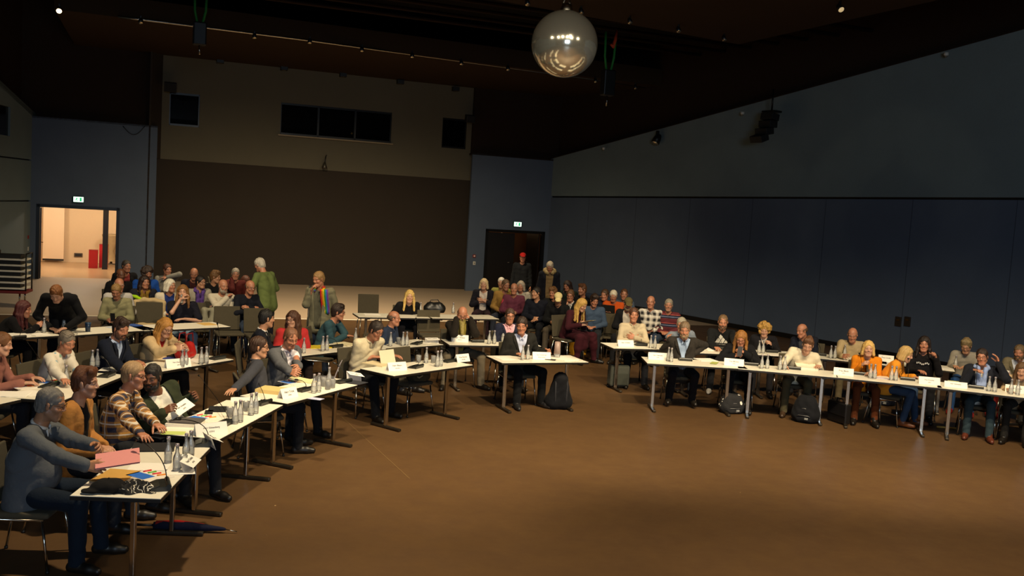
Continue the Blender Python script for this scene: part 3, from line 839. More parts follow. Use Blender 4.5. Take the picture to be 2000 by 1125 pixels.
def hand(Fd, Wp, d, nrmv, side, s, curl=.3, spread=1.0, thumb=.5):
    """palm, four fingers and a thumb; d: pointing direction, nrmv: palm side, side: unit vector towards the thumb"""
    d = nrm(d); n = nrm(nrmv - d * (nrmv @ d)); t = np.cross(n, d)
    if t @ side < 0: t = -t
    L = [.072, .080, .075, .058]
    for i in range(4):
        o = (1.5 - i) * .0205
        kn = Wp + d * (.088 - .004 * abs(i - 1)) * s + t * o * s
        Fd.c(Wp + d * .012 * s + t * o * .6 * s, kn, .0145 * s, .0115 * s, .012)
        p = kn; a = 0; dd = nrm(d + t * (1.5 - i) * .06 * spread)
        for j, f in enumerate((.45, .31, .24)):
            a += curl * (.9 if j == 0 else 1.1) * (1 + .12 * i)
            q = p + (dd * math.cos(a) + n * math.sin(a)) * L[i] * f * s
            Fd.c(p, q, (.0090 - .0008 * j) * s, (.0084 - .0008 * j) * s, .004); p = q
    b = Wp + d * .022 * s + t * .026 * s
    p = b; dv = nrm(d * .75 + t * (.75 - .4 * thumb) + n * (.25 + .5 * thumb))
    for j, f in enumerate((.042, .032, .027)):
        q = p + dv * f * s; Fd.c(p, q, (.0125 - .0015 * j) * s, (.011 - .0015 * j) * s, .007); p = q
        dv = nrm(dv + d * .25 + n * .15)

def ik(Sh, T, l1, l2, pole):
    v = T - Sh; L = np.linalg.norm(v)
    if L > (l1 + l2) * .995: T = Sh + v / L * (l1 + l2) * .995; v = T - Sh; L = np.linalg.norm(v)
    a = (l1 ** 2 - l2 ** 2 + L ** 2) / (2 * L); hgt = math.sqrt(max(l1 ** 2 - a * a, 1e-6))
    d = v / L; pl = pole - d * (pole @ d); pl = nrm(pl)
    return Sh + d * a + pl * hgt, T

ARMS = {  # wrist (x outward, y forward, z from floor), hand pose, elbow hint (x outward,y,z)
    'table': ((.15, .40, .785), 'rest', (.35, -.5, -.8)), 'tablein': ((.05, .38, .79), 'rest', (.45, -.4, -.8)),
    'clasp': ((.035, .36, .84), 'hold', (.4, -.4, -.8)), 'lap': ((.09, .26, .66), 'rest', (.6, -.5, -.5)),
    'lapin': ((.03, .24, .68), 'hold', (.7, -.3, -.5)),
    'cross': ((.005, .20, .80), 'tuck', (.9, -.1, -.6)), 'crossb': ((.0, .235, .835), 'tuck', (.9, -.1, -.6)), 'chin': ((.05, .20, 1.02), 'fist', (.3, .3, -.9)),
    'face': ((.07, .17, 1.08), 'hold', (.3, .3, -1)), 'hold': ((.13, .40, .88), 'hold', (.5, -.3, -.8)),
    'down': ((.25, -.02, .55), 'hang', (.3, -.9, 0)), 'side': ((.26, .04, .80), 'hang', (.2, -1, 0)),
    'mouth': ((.03, .20, 1.10), 'hold', (.5, .2, -.8)),
}

def person(key, px, py, face, label, ref, skin='a', hair=('short', '#3a2c20'), top=('sweater', '#444444'), pants='#20222a', shoes='#17130f',
           s=1.0, stand=False, lean=6, slump=6, side=0, twist=0, hy=0, hp=8, ht=0, arms=('table', 'table'), legs=(8, 8, 0, .05), girth=1.0,
           res=.011, beard=None, glasses=None, hat=None, extra=None, sleeves=1.0, z=None, chair=True, group=None, fine=False, collar=None, handpose=(None, None), drop=0.0, skirt=False, fuzz=0.0):
    rnd = random.Random(key)
    hz = (.93 * s if stand else .545) - drop
    P = V3(0, 0, hz)
    def frame(th, ph):
        w = nrm(V3(math.sin(ph), math.sin(th), math.cos(th) * math.cos(ph))); v = nrm(V3(0, 1, 0) - w * w[1]); return np.cross(v, w), v, w
    u1, v1, w1 = frame(rad(lean), rad(side)); u2, v2, w2 = frame(rad(lean + slump), rad(side))
    R2 = np.array(Matrix.Rotation(rad(twist), 3, Vector(w2))); u2, v2 = R2 @ u2, R2 @ v2
    waist = P + w1 * .23 * s; chest = waist + w2 * .13 * s; Nk = chest + w2 * .125 * s
    Nd = nrm(w2 + v2 * .30)
    Rh = rotm('Z', rad(hy)) @ rotm('X', rad(-hp)) @ rotm('Y', rad(ht))     # columns right, forward, up
    hr, hf, hu = Rh[:, 0], Rh[:, 1], Rh[:, 2]
    sk = Nk + Nd * .085 * s
    HC = sk + hu * .088 * s + hf * .022 * s
    hs = (s + 1.0) / 2
    def H(x, y, zz): return HC + (hr * x + hf * y + hu * zz) * hs
    sw = .172 * s
    yawr = rad(face - 90)
    if z is None: zz = HC[2]
    else: zz = z
    wp = at(px, py, zz)
    ca, sa = math.cos(yawr), math.sin(yawr)
    root = empty('person', (wp.x - (HC[0] * ca - HC[1] * sa), wp.y - (HC[0] * sa + HC[1] * ca), 0), yawr, label, 'person', group)
    arm = []
    for i, sd in ((0, 1), (1, -1)):
        Sh = Nk - w2 * .045 * s + u2 * sw * sd
        a = arms[i]
        if isinstance(a, str): tgt, pose, pole = ARMS[a]; tgt = V3(tgt[0] * sd, tgt[1], tgt[2]); pole = V3(pole[0] * sd, pole[1], pole[2])
        elif a[0] == 'px':      # wrist seen at a pixel, at a given height
            q = at(a[1], a[2], a[3]); dx, dy = q.x - root.location.x, q.y - root.location.y
            tgt = V3(dx * ca + dy * sa, -dx * sa + dy * ca, a[3]); pose = a[4] if len(a) > 4 else 'rest'
            pole = V3(*a[5]) if len(a) > 5 else V3(.5 * sd, -.4, -.7)
        else:
            tgt, pose, pole = V3(*a[0]), a[1], V3(*a[2]) if len(a) > 2 else V3(.5 * sd, -.4, -.7)
        if stand and isinstance(a, str) and a not in ('side',): tgt = tgt + V3(0, 0, hz - .545)
        El, Wr = ik(Sh, tgt, .285 * s, .255 * s, pole)
        arm.append((Sh, El, Wr, pose, sd))
    leg = []
    for i, sd in ((0, 1), (1, -1)):
        hip = P + V3(.088 * s * sd, 0, 0); sp = rad(legs[i]) * sd
        if stand:
            kn = hip + V3(math.sin(sp) * .45 * s, .02, -.45 * s); an = V3(kn[0] + math.sin(sp) * .2, kn[1] - .05 + legs[2 + i], .085 * s)
        else:
            kn = hip + V3(math.sin(sp), math.cos(sp), 0) * .43 * s + V3(0, 0, .0); kn[2] = .525
            an = V3(kn[0] + math.sin(sp) * .05, kn[1] + legs[2 + i], .085)
            dn = an - kn; an = kn + nrm(dn) * .44; an[2] = max(an[2], .085)
        leg.append((hip, kn, an, sd, sp))
    g = girth
    # ---- body: one continuous skin surface
    B = Field(res)
    for sx in (1, -1):
        B.c(P + u1 * .06 * sx * s, waist + u1 * .055 * sx * s, .085 * s * g, .075 * s * g, .05)
        B.c(waist + u2 * .055 * sx * s, chest + u2 * .075 * sx * s, .075 * s * g, .088 * s, .05)
    for Sh, El, Wr, pose, sd in arm:
        B.c(Nk - w2 * .02 * s, Sh, .045 * s, .046 * s, .03)
        B.c(Sh, El, .043 * s, .035 * s, .02); B.c(El, Wr, .036 * s, .024 * s, .015)
        pose = handpose[0 if sd > 0 else 1] or pose
        d = nrm(Wr - El)
        fine_s = s * (1.06 if res > .007 else 1.0)
        if pose == 'rest':
            dd = nrm(V3(d[0], d[1], min(d[2], 0.02) * .3)); hand(B, Wr, dd, V3(0, 0, -1), V3(-sd, 0, 0), fine_s, .22)
        elif pose == 'fist': hand(B, Wr, d, V3(-sd, .3, 0), V3(0, 0, 1), fine_s, 1.15, .4, .9)
        elif pose == 'hold': hand(B, Wr, nrm(d + V3(-sd * .35, .2, .1)), V3(-sd * .8, -.2, -.35), V3(0, .2, 1), fine_s, .55, .8, .8)
        elif pose == 'tuck': hand(B, Wr, nrm(V3(d[0], -.2, .05)), V3(0, -1, -.1), V3(0, 0, 1), fine_s, .35)
        elif pose == 'up': hand(B, Wr, nrm(d + V3(0, 0, .5)), V3(-sd, .2, 0), V3(0, -1, .2), fine_s, .3)
        else: hand(B, Wr, d, V3(-sd, 0, 0), V3(0, 1, 0), fine_s, .35)
    for hip, kn, an, sd, sp in leg:
        B.c(hip, kn, .068 * s, .05 * s, .03); B.c(kn, an, .048 * s, .036 * s, .02)
        fd = V3(math.sin(sp * 1.2), math.cos(sp), 0)
        B.c(an + V3(0, -.02, -.045), an + fd * .13 + V3(0, 0, -.052), .032, .024, .02)
    B.c(Nk - w2 * .03 * s, sk + hu * .02, .058 * s, .052 * s, .03)
    B.e(H(0, -.012, .036), Rh, V3(.074, .093, .084) * hs, .02)
    B.e(H(0, .018, -.038), Rh, V3(.057, .068, .078) * hs, .03)
    B.c(H(-.016, .064, -.097), H(.016, .064, -.097), .020 * hs, None, .028)
    for sx in (1, -1): B.c(H(sx * .056, -.005, -.055), H(sx * .022, .055, -.100), .012 * hs, .014 * hs, .03)
    B.c(H(0, .0, -.07), sk, .040 * hs, .045 * s, .025)
    for sx in (1, -1):
        B.e(H(sx * .036, .055, -.026), Rh, V3(.026, .024, .022) * hs, .02)
        B.e(H(sx * .076, -.006, -.006), Rh @ rotm('Z', sx * -.35), V3(.007, .018, .031) * hs, .006)
        B.c(H(sx * .012, .080, .026), H(sx * .050, .066, .026), .009 * hs, .007 * hs, .014)
        B.e(H(sx * .032, .088, .004), Rh, V3(.015, .012, .010) * hs, .012, True)
        B.e(H(sx * .031, .069, .003), Rh, V3(.0135, .0125, .011) * hs, .004)
        B.c(H(sx * .020, .079, .0125), H(sx * .043, .074, .0115), .0042 * hs, .004 * hs, .006)
    B.c(H(0, .080, .018), H(0, .102, -.022), .0075 * hs, .0095 * hs, .014)
    for sx in (1, -1): B.e(H(sx * .011, .093, -.031), Rh, V3(.0075, .009, .0065) * hs, .008)
    B.e(H(0, .082, -.058), Rh, V3(.022, .009, .0055) * hs, .006); B.e(H(0, .081, -.069), Rh, V3(.019, .009, .0065) * hs, .006)
    BP_, BQ = B.build()
    sc = np.array(lin(SKINS[skin])[:3])
    col = np.repeat(sc[None], len(BP_), 0)
    hd = (BP_ - HC) @ Rh / hs
    x, y, zh = np.abs(hd[:, 0]), hd[:, 1], hd[:, 2]
    inh = (np.abs(hd) < .14).all(1)
    def paint(m, c, k=1.0): col[m] = col[m] * (1 - k) + np.array(c) * k
    lipm = inh & (x < .024) & (y > .07) & (np.abs(zh + .0635) < .0115); paint(lipm, sc * V3(.82, .52, .48), .55)
    paint(inh & (x > .028) & (x < .055) & (y > .03) & (np.abs(zh + .025) < .022), sc * V3(1.02, .84, .78), .45)
    hcol = np.array(lin(hair[1])[:3])
    paint(inh & (x > .013) & (x < .052) & (y > .055) & (np.abs(zh - .026 - .004 * (x < .035)) < .0065), hcol * .8, .75)
    eye = inh & (((x - .031) / .013) ** 2 + ((zh - .003) / .0055) ** 2 < 1) & (y > .06)
    if hp < 16:
        paint(eye, (.34, .29, .25), .9); paint(eye & ((x - .031) ** 2 + (zh - .003) ** 2 < .0056 ** 2), (.03, .02, .015), 1)
    else: paint(inh & (((x - .031) / .015) ** 2 + ((zh + .002) / .004) ** 2 < 1) & (y > .06), hcol * .4, .7)
    if hair[0] not in ('bald', 'none', 'fringe') and not hat:
        paint(inh & (zh > .05) & (y < .055 + .0 * zh) & (zh > .05), hcol * .8, .8)
    if hair[0] in ('short', 'crop'): paint(inh & (y < -.01) & (zh > -.05), hcol * .8, .7)
    if beard and beard[0] == 'stubble':
        paint(inh & (zh < -.03) & (y > -.02) & ~lipm & (zh > -.125), np.array(lin(beard[1])[:3]), .4)
    body = link('body', np_mesh('body', BP_, BQ, [skin_mat()], col), root)

    # ---- garments
    gres = max(res * 1.15, .008)
    wr = [rnd.uniform(0, 6) for _ in range(4)]
    def wrinkle(X, Y, Z, F):
        q = 1.3 * np.sin(13 * X + 9 * Z + wr[0]) + 1.1 * np.sin(15 * Y - 8 * Z + wr[1])
        c1 = np.abs(np.sin(21 * Z + 9 * X + q + wr[2])); c2 = np.abs(np.sin(17 * X + 15 * Y - 19 * Z + 1.2 * q + wr[3]))
        m = .5 + .5 * np.sin(7 * X + 6 * Z + 5 * Y + wr[1])
        return F + (.0075 * (.45 - c1) * m + .006 * (.45 - c2) * (1 - m)).astype(np.float32)
    cloth = lambda c: c if not isinstance(c, str) else fabric(c)
    def torso(Fd, inf, hem=-.05, sl=1.0, arms_=True, sleeve_inf=None):
        si = inf if sleeve_inf is None else sleeve_inf
        for sx in (1, -1):
            Fd.c(P + w1 * hem * s + u1 * .075 * sx * s, waist + u1 * .062 * sx * s, (.098 * g) * s + inf + (.012 if stand else 0), (.090 * g) * s + inf, .05)
            Fd.c(waist + u2 * .062 * sx * s, chest + u2 * .083 * sx * s, (.090 * g) * s + inf, .094 * s + inf, .05)
            if g > 1.08: Fd.e(P + w1 * .13 * s + v1 * .06 * s, np.eye(3), V3(.12, .12, .12) * g * s, .05)
        for Sh, El, Wr, pose, sd in arm:
            Fd.c(Nk - w2 * .030 * s, Sh, .050 * s + inf * .6, .048 * s + si, .035)
            if arms_:
                if sl <= .5:
                    Fd.c(Sh, Sh + (El - Sh) * sl * 2 * .9, .055 * s + si, .053 * s + si, .03)
                else:
                    Fd.c(Sh, El, .048 * s + si, .040 * s + si, .025)
                    e2 = El + (Wr - El) * ((sl - .5) * 2) * .97
                    Fd.c(El, e2, .040 * s + si, .030 * s + si, .02)
    def flat_back(Fd): pass
    def neckhole(Fd, r=.058, dz=.012):
        Fd.c(Nk + w2 * dz * s + v2 * .012, sk + Nd * .2, r * s, r * 1.35 * s, .008, True)
        Fd.c(Nk + w2 * (dz - .012) * s + v2 * .045, Nk + w2 * .12 + v2 * .12, .030 * s, .06 * s, .012, True)
    kind = top[0]
    def rel(X, Y, Z):
        X, Y, Z = X - waist[0], Y - waist[1], Z - waist[2]
        return (X * u2[0] + Y * u2[1] + Z * u2[2], X * v2[0] + Y * v2[1] + Z * v2[2], X * w2[0] + Y * w2[1] + Z * w2[2])
    inner_inf = .012
    if kind in ('sweater', 'shirt', 'tee'):
        T = Field(gres); torso(T, .016 if kind == 'sweater' else .011, -.06 if not stand else -.10, sleeves); neckhole(T)
        T.post.append(wrinkle)
        p_, q_ = T.build(); link('sweater' if kind == 'sweater' else 'shirt', np_mesh('top', p_, q_, [cloth(top[1])]), root)
    else:
        openw = {'blazer': (.0, .105, -.04), 'open': (.05, .085, -.4), 'coat': (.05, .09, -.6), 'vneck': (.0, .06, .10)}[kind]
        T = Field(gres); torso(T, .006, -.05, .3, True, .0); neckhole(T); T.post.append(wrinkle)
        p_, q_ = T.build(); link('shirt', np_mesh('shirt', p_, q_, [cloth(top[2])]), root)
        J = Field(gres); torso(J, .024, (-.09 if not stand else (-.14 if kind != 'coat' else -.28)), sleeves, True, .020); neckhole(J, .066, -.004)
        if kind == 'coat': J.c(P, P + V3(0, 0, -.05), .12 * s, .13 * s, .03)
        def cut(X, Y, Z, F):
            uu, vv, ww = rel(X, Y, Z); ww = ww / s
            w_ = openw[0] + (openw[1] - openw[0]) * np.clip((ww - openw[2]) / (.27 - openw[2]), 0, 1)
            D = np.maximum(np.abs(uu) - w_, -(vv - .01)); D = np.maximum(D, (openw[2] - ww) * .6)
            return np.maximum(F, -D)
        J.post.append(wrinkle); J.post.append(cut)
        p_, q_ = J.build(); link({'blazer': 'jacket', 'open': 'jacket', 'coat': 'coat', 'vneck': 'pullover'}[kind], np_mesh('outer', p_, q_, [cloth(top[1])]), root)
        if kind == 'blazer':      # lapels
            m = MB()
            for sx in (1, -1):
                pts = []
                for f, wd in ((.0, .004), (.35, .03), (.75, .045), (1.0, .03)):
                    ww = -.04 + .31 * f; wv = .105 * f
                    yy = .094 * s * g + .034 + (.012 if f < .8 else -.01) - .045 * (f ** 3)
                    pts.append((wv, wd, ww, yy))
                for (a0, b0, c0, y0), (a1, b1, c1, y1) in zip(pts, pts[1:]):
                    def q3(a_, c_, y_): return Vector(waist + u2 * a_ * sx * s + w2 * c_ * s + v2 * y_)
                    m.slab([q3(a0, c0, y0), q3(a0 + b0, c0, y0 - .012), q3(a1 + b1, c1, y1 - .012), q3(a1, c1, y1)], Vector(v2 * .006))
            m.build('lapel', cloth(top[1]), root)
    if kind in ('shirt', 'blazer') or collar:
        cc = collar or (top[1] if kind == 'shirt' else top[2])
        m = MB()
        ring = []
        for k in range(13):
            a = math.radians(-150 + 300 * k / 12) ; f = abs(k - 6) / 6.0
            pt = Nk + w2 * (.030 - .030 * f) * s + (u2 * math.sin(a) * .066 + v2 * (-math.cos(a) * .060 + .014)) * s
            ring.append(Vector(pt))
        m.tube(ring, [.013 * s] * 13, 8)
        for e_, sx in ((ring[0], -1), (ring[-1], 1)):
            a_ = np.array(e_); m.slab([Vector(a_ + w2 * .012), Vector(a_ - w2 * .012), Vector(a_ - w2 * .055 * s + v2 * .02 + u2 * .006 * -sx), Vector(a_ - w2 * .02 * s + v2 * .012 + u2 * .035 * -sx)], Vector(v2 * .006))
        m.build('collar', cloth(cc), root)
    # trousers or skirt
    T = Field(gres)
    T.c(P + u1 * -.07 * s, P + u1 * .07 * s, .094 * s * min(g, 1.15), None, .04); T.c(P, P + w1 * .06 * s, .088 * s * g, .08 * s * g, .04)
    for hip, kn, an, sd, sp in leg:
        T.c(hip, kn, .085 * s, .066 * s, .03); T.c(kn, an + V3(0, 0, -.02), .064 * s, .053 * s, .02)
        if skirt:
            T.c(V3(0, .1, hip[2]), V3(.03, kn[1] + .02, kn[2] - .01), .09, .08, .06); T.c(kn, kn + (an - kn) * .45, .072, .085, .05); T.c(V3(0, .42, .50), V3(.02, .44, .36), .07, .075, .07)
    T.post.append(wrinkle)
    T.post.append(lambda X, Y, Z, F: np.maximum(F, (.055 - Z) + 0 * X + 0 * Y))
    if not stand: T.post.append(lambda X, Y, Z, F: np.maximum(F, np.where((Y < .30) & (Z > .39), .4565 - Z, -1) + 0 * X))
    p_, q_ = T.build(); link('trousers' if not skirt else 'dress', np_mesh('trousers', p_, q_, [cloth(pants)]), root)
    for hip, kn, an, sd, sp in leg:
        fd = V3(math.sin(sp * 1.2), math.cos(sp), 0); Sf = Field(max(res, .008))
        Sf.c(an + V3(0, -.035, -.040), an + fd * .10 + V3(0, 0, -.045), .042, .040, .02); Sf.c(an + fd * .10 + V3(0, 0, -.045), an + fd * .17 + V3(0, 0, -.053), .042, .030, .02)
        Sf.c(an + V3(0, 0, .03), an, .046, .05, .02)
        zf = an[2] - .083
        Sf.post.append(lambda X, Y, Z, F, zf=zf: np.maximum(F, (zf + .004 - Z) + 0 * X + 0 * Y))
        p_, q_ = Sf.build(); link('shoe', np_mesh('shoe', p_, q_, [mat(shoes, .45)]), root)
    # ---- hair
    st = hair[0]; hm = hair_mat(hair[1]); hres = max(res * .85, .0055)
    if st not in ('none',):
        Hf = Field(hres); th = {'short': .007, 'crop': .0035, 'thick': .014, 'part': .006, 'swept': .006}.get(st, .011)
        if st == 'fringe':
            Hf.e(H(0, -.02, .012), Rh, V3(.080, .094, .062), .01)
            Hf.e(H(0, .02, .11), Rh, V3(.10, .14, .075), .01, True)
            Hf.e(H(0, .10, -.0), Rh, V3(.09, .085, .12), .008, True); Hf.e(H(0, -.0, -.10), Rh, V3(.09, .12, .075), .01, True)
            for sx in (1, -1): Hf.e(H(sx * .082, .01, -.012), Rh, V3(.022, .024, .03), .006, True)
        else:
            Hf.e(H(0, -.016, .038), Rh, (V3(.074, .093, .084) + th) * hs, .01)
            if st in ('short', 'thick', 'crop', 'part', 'swept'):
                Hf.e(H(0, -.045, -.01), Rh, (V3(.066, .062, .085) + th * .7) * hs, .02)
                for sx in (1, -1): Hf.c(H(sx * .070, .012, .01), H(sx * .068, .016, -.03), .010 * hs, .005 * hs, .01)
                if st in ('thick', 'swept', 'part'):
                    Hf.c(H(-.045, .05, .105), H(.045, .045, .108), .026 * hs, .03 * hs, .03); Hf.c(H(0, .02, .115), H(0, -.05, .105), .03 * hs, .035 * hs, .03)
                Hf.e(H(0, .118, -.045), Rh, V3(.094, .088, .120) * hs, .010, True)
                if st == 'crop': Hf.e(H(0, .13, .06), Rh, V3(.07, .06, .05) * hs, .01, True)
                for sx in (1, -1): Hf.e(H(sx * .084, -.004, -.010), Rh, V3(.02, .022, .034) * hs, .006, True)
                Hf.e(H(0, -.02, -.13), Rh, V3(.11, .12, .055) * hs, .012, True)
            elif st in ('long', 'bob', 'wavy', 'straight'):
                ln = {'bob': .13, 'long': .30, 'wavy': .24, 'straight': .36}[st]
                for sx in (1, -1):
                    for yy in (-.055, -.015, .025):
                        a = H(sx * .066, yy - .008, .045); b_ = H(sx * .086, yy * .8 - .012, -.09)
                        Hf.c(a, b_, .024 * hs, .025 * hs, .02)
                        if ln > .14:
                            e_ = b_ + V3(0, 0, -(ln - .12)) + hr * sx * .015 + hf * (.02 if yy > 0 else -.01)
                            Hf.c(b_, e_, .027 * hs, .016 * hs, .02)
                for xx in (-.045, 0, .045):
                    b_ = H(xx, -.085, -.08); Hf.c(H(xx, -.075, .03), b_, .034 * hs, .032 * hs, .03)
                    if ln > .14: Hf.c(b_, b_ + V3(0, 0, -(ln - .12)) + hf * -.02, .032 * hs, .018 * hs, .03)
                Hf.e(H(0, .118, -.035), Rh, V3(.070, .086, .108) * hs, .012, True)
                Hf.e(H(0, .035, -.08), Rh, V3(.062, .075, .085) * hs, .01, True)
            elif st == 'curly':
                for k in range(60):
                    a = rnd.uniform(0, 2 * math.pi); e_ = rnd.uniform(-.75, 1.0); cy = math.sqrt(max(0, 1 - e_ * e_))
                    pt = V3(math.cos(a) * cy * .10, math.sin(a) * cy * .10 - .02, e_ * .11 + .025)
                    if pt[1] > .045 and pt[2] < .075: continue
                    Hf.e(H(*pt), Rh, V3(.028, .028, .028), .012)
                Hf.e(H(0, .118, -.03), Rh, V3(.066, .08, .095) * hs, .01, True)
            elif st in ('pony', 'bun'):
                Hf.e(H(0, -.045, -.01), Rh, V3(.068, .062, .085) * hs, .02)
                if st == 'bun': Hf.e(H(0, -.12, .06), Rh, V3(.04, .035, .04), .015)
                else: Hf.c(H(0, -.10, .05), H(0, -.15, -.05), .03, .03, .02); Hf.c(H(0, -.15, -.05), H(0, -.13, -.22), .03, .015, .02)
                Hf.e(H(0, .118, -.035), Rh, V3(.090, .086, .116) * hs, .010, True)
                Hf.e(H(0, -.0, -.13), Rh, V3(.11, .12, .05) * hs, .012, True)
        f_ = rnd.uniform(0, 6)
        def strand(X, Y, Z, F):
            return F + .0034 * np.sin(120 * X + 60 * Y + f_) * np.sin(110 * Y - 50 * Z) + .0026 * np.sin(190 * X - 40 * Z + 150 * Y) * np.sin(60 * Z + 70 * X + f_)
        Hf.post.append(strand)
        p_, q_ = Hf.build()
        if len(p_): link('hair', np_mesh('hair', p_, q_, [hm]), root)
    if beard and beard[0] != 'stubble':
        Bf = Field(hres); L_ = beard[2] if len(beard) > 2 else .0
        Bf.e(H(0, .030, -.085), Rh, V3(.062, .062, .050) * hs, .01)
        for sx in (1, -1): Bf.c(H(sx * .062, .012, -.03), H(sx * .05, .03, -.085), .012 * hs, .02 * hs, .01)
        Bf.c(H(-.026, .084, -.050), H(.026, .084, -.050), .0085 * hs, None, .01)
        if L_ > 0: Bf.c(H(0, .06, -.10), H(0, .07, -.10) + V3(0, .05, -L_), .05, .03, .03)
        Bf.e(H(0, .095, -.064), Rh, V3(.022, .02, .0085) * hs, .004, True)
        Bf.e(H(0, .10, .0), Rh, V3(.06, .07, .044) * hs, .006, True)
        Bf.post.append(lambda X, Y, Z, F: F + .0025 * np.sin(150 * X) * np.sin(140 * Y - 90 * Z))
        p_, q_ = Bf.build(); link('beard', np_mesh('beard', p_, q_, [hair_mat(beard[1])]), root)
    if glasses:
        m = MB(); yy, zz_ = (.098, .004) if glasses != 'top' else (.06, .115)
        for sx in (1, -1):
            ringp = [Vector(H(sx * .033 + .023 * math.cos(2 * math.pi * k / 14), yy - .004 * abs(math.cos(2 * math.pi * k / 14)), zz_ + .017 * math.sin(2 * math.pi * k / 14))) for k in range(15)]
            m.tube(ringp, .0018, 6)
            m.tube([Vector(H(sx * .056, yy - .006, zz_ + .004)), Vector(H(sx * .077, .03, zz_ + .006)), Vector(H(sx * .079, -.02, zz_ + .0))], .0018, 6)
        m.tube([Vector(H(-.01, yy, zz_ + .004)), Vector(H(.01, yy, zz_ + .004))], .0018, 6)
        m.build('glasses', mat('#2a2420' if glasses is True or glasses == 'top' else glasses, .25, .5), root)
    if hat:
        Hf = Field(hres); Hf.e(H(0, -.012, .062), Rh, V3(.084, .102, .072), .01)
        Hf.e(H(0, .0, -.03), Rh, V3(.13, .15, .075), .006, True)
        if hat[0] == 'cap':
            Hf.e(H(0, .115, .055), Rh @ rotm('X', -.25), V3(.068, .07, .008), .01)
        p_, q_ = Hf.build(); link('cap', np_mesh('cap', p_, q_, [fabric(hat[1])]), root)
    info = dict(root=root, ref=ref, HC=HC, Nk=Nk, w2=w2, u2=u2, v2=v2, arm=arm, leg=leg, face=face, yaw=yawr, s=s, chest=chest, waist=waist, P=P, H=H, Rh=Rh)
    PEOPLE[key] = info
    if extra: extra(info, root)
    if chair and not stand: seat_chair(info)
    return info
def local(info, p):
    r = info['root']; ca, sa = math.cos(info['yaw']), math.sin(info['yaw'])
    return Vector((r.location.x + p[0] * ca - p[1] * sa, r.location.y + p[0] * sa + p[1] * ca, p[2]))
# ------------------------------------------------------------------ chairs
CH_FAB = fabric('#4a4436', .12, .15)
def make_chair_proto():
    root = empty('chair', (0, 0, 0))
    s_ = MB().box((0, .02, .425), (.46, .44, .05), .022, None, 3).build('seat', CH_FAB, root)
    R = Matrix.Rotation(rad(9), 3, 'X')
    bk = MB(); bk.box((0, 0, 0), (.45, .028, .42), .012, None, 3)
    for v in bk.bm.verts: v.co.y += -.10 * (v.co.x ** 2) * 4 * .35 + .0
    for v in bk.bm.verts: v.co = R @ v.co + Vector((0, -.225, .665))
    bk.build('backrest', CH_FAB, root)
    f = MB()
    for sx in (-1, 1):
        f.tube([(sx * .215, .20, .392), (sx * .215, -.18, .392), (sx * .21, -.215, .46), (sx * .205, -.252, .74)], .011, 8)
    f.tube([(-.215, .02, .388), (.215, .02, .388)], .010, 8)
    f.build('frame', CHROME, root)
    for sx in (-1, 1):
        for (y0, y1) in ((.19, .245), (-.17, -.245)):
            l = MB().tube([(sx * .215, y0, .392), (sx * .245, y1, .012)], .011, 8).build('leg', CHROME, root)
            MB().lathe([(0, 0), (.014, 0), (.015, .02), (0, .022)], (sx * .245, y1, 0), 8).build('glide', BLACK, l)
    return root
_CH = [None]
def chair_at(loc, rz, label, group='padded chairs with chrome legs', coat=None):
    if _CH[0] is None: c = make_chair_proto(); _CH[0] = c
    else: c = copy_tree(_CH[0])
    c.location = loc; c.rotation_euler = (0, 0, rz)
    tag(c, label, 'chair', group)
    return c
def seat_chair(info):
    r = info['root']; a = info['yaw']
    loc = (r.location.x, r.location.y, 0)
    chair_at(loc, a, 'dark padded chair carrying ' + info['ref'])

# ------------------------------------------------------------------ tables
TABLES = {}
M_TOP = mat('#e9e3d2', .38, 0, .03, 6, name='white_laminate'); M_EDGE = mat('#17130f', .5, name='black_edge_band')
def table(key, cx, cy, ang, L, label, shift=0.0, e=.19, width=.61, o=.03, bar=.26):
    """folding table: t runs along the length, v points to the open side of the ring"""
    root = empty('conference_table', (cx, cy, 0), ang, label, 'table', 'white folding conference tables')
    # local x along the length, local -y to the front
    b = MB(); b.box((shift, 0, .7375), (L, width, .005), .001)
    b.build('tabletop', M_TOP, root)
    b = MB(); b.box((shift, 0, .7215), (L + .004, width + .004, .027), .002); b.build('edge_band', M_EDGE, root)
    for sx in (-1, 1):
        x = sx * (L / 2 - e)
        l = MB().box((x, -o, .372), (.05, .035, .67), .006).build('leg', CHROME, root)
        MB().box((x, -o, .022), (.05, bar * 2, .03), .008).build('foot_bar', mat('#4d463c', .3, .8, name='foot_steel'), l)
        MB().box((x, -o, .698), (.06, .45, .02), .004).build('bracket', BLACKM, l)
    MB().box((0, .08, .685), (L - 2 * e, .03, .03), .004).build('stretcher', BLACKM, root)
    TABLES[key] = root
    return root
def table_front(key, p0, p1, label, L=None, end=None, **kw):
    """p0,p1: pixels on the front edge; L: full length measured from the given end"""
    a = at(p0[0], p0[1], .74); b = at(p1[0], p1[1], .74)
    d = (b - a); ang = math.atan2(d.y, d.x)
    if L:
        u = d.normalized()
        if end == 0: b = a + u * L
        elif end == 1: a = b - u * L
        else: m = (a + b) / 2; a = m - u * L / 2; b = m + u * L / 2
    else: L = d.length
    u = (b - a).normalized(); n = Vector((u.y, -u.x, 0))
    c = (a + b) / 2 - n * kw.get('width', .61) / 2
    return table(key, c.x, c.y, ang, L, label, **kw)

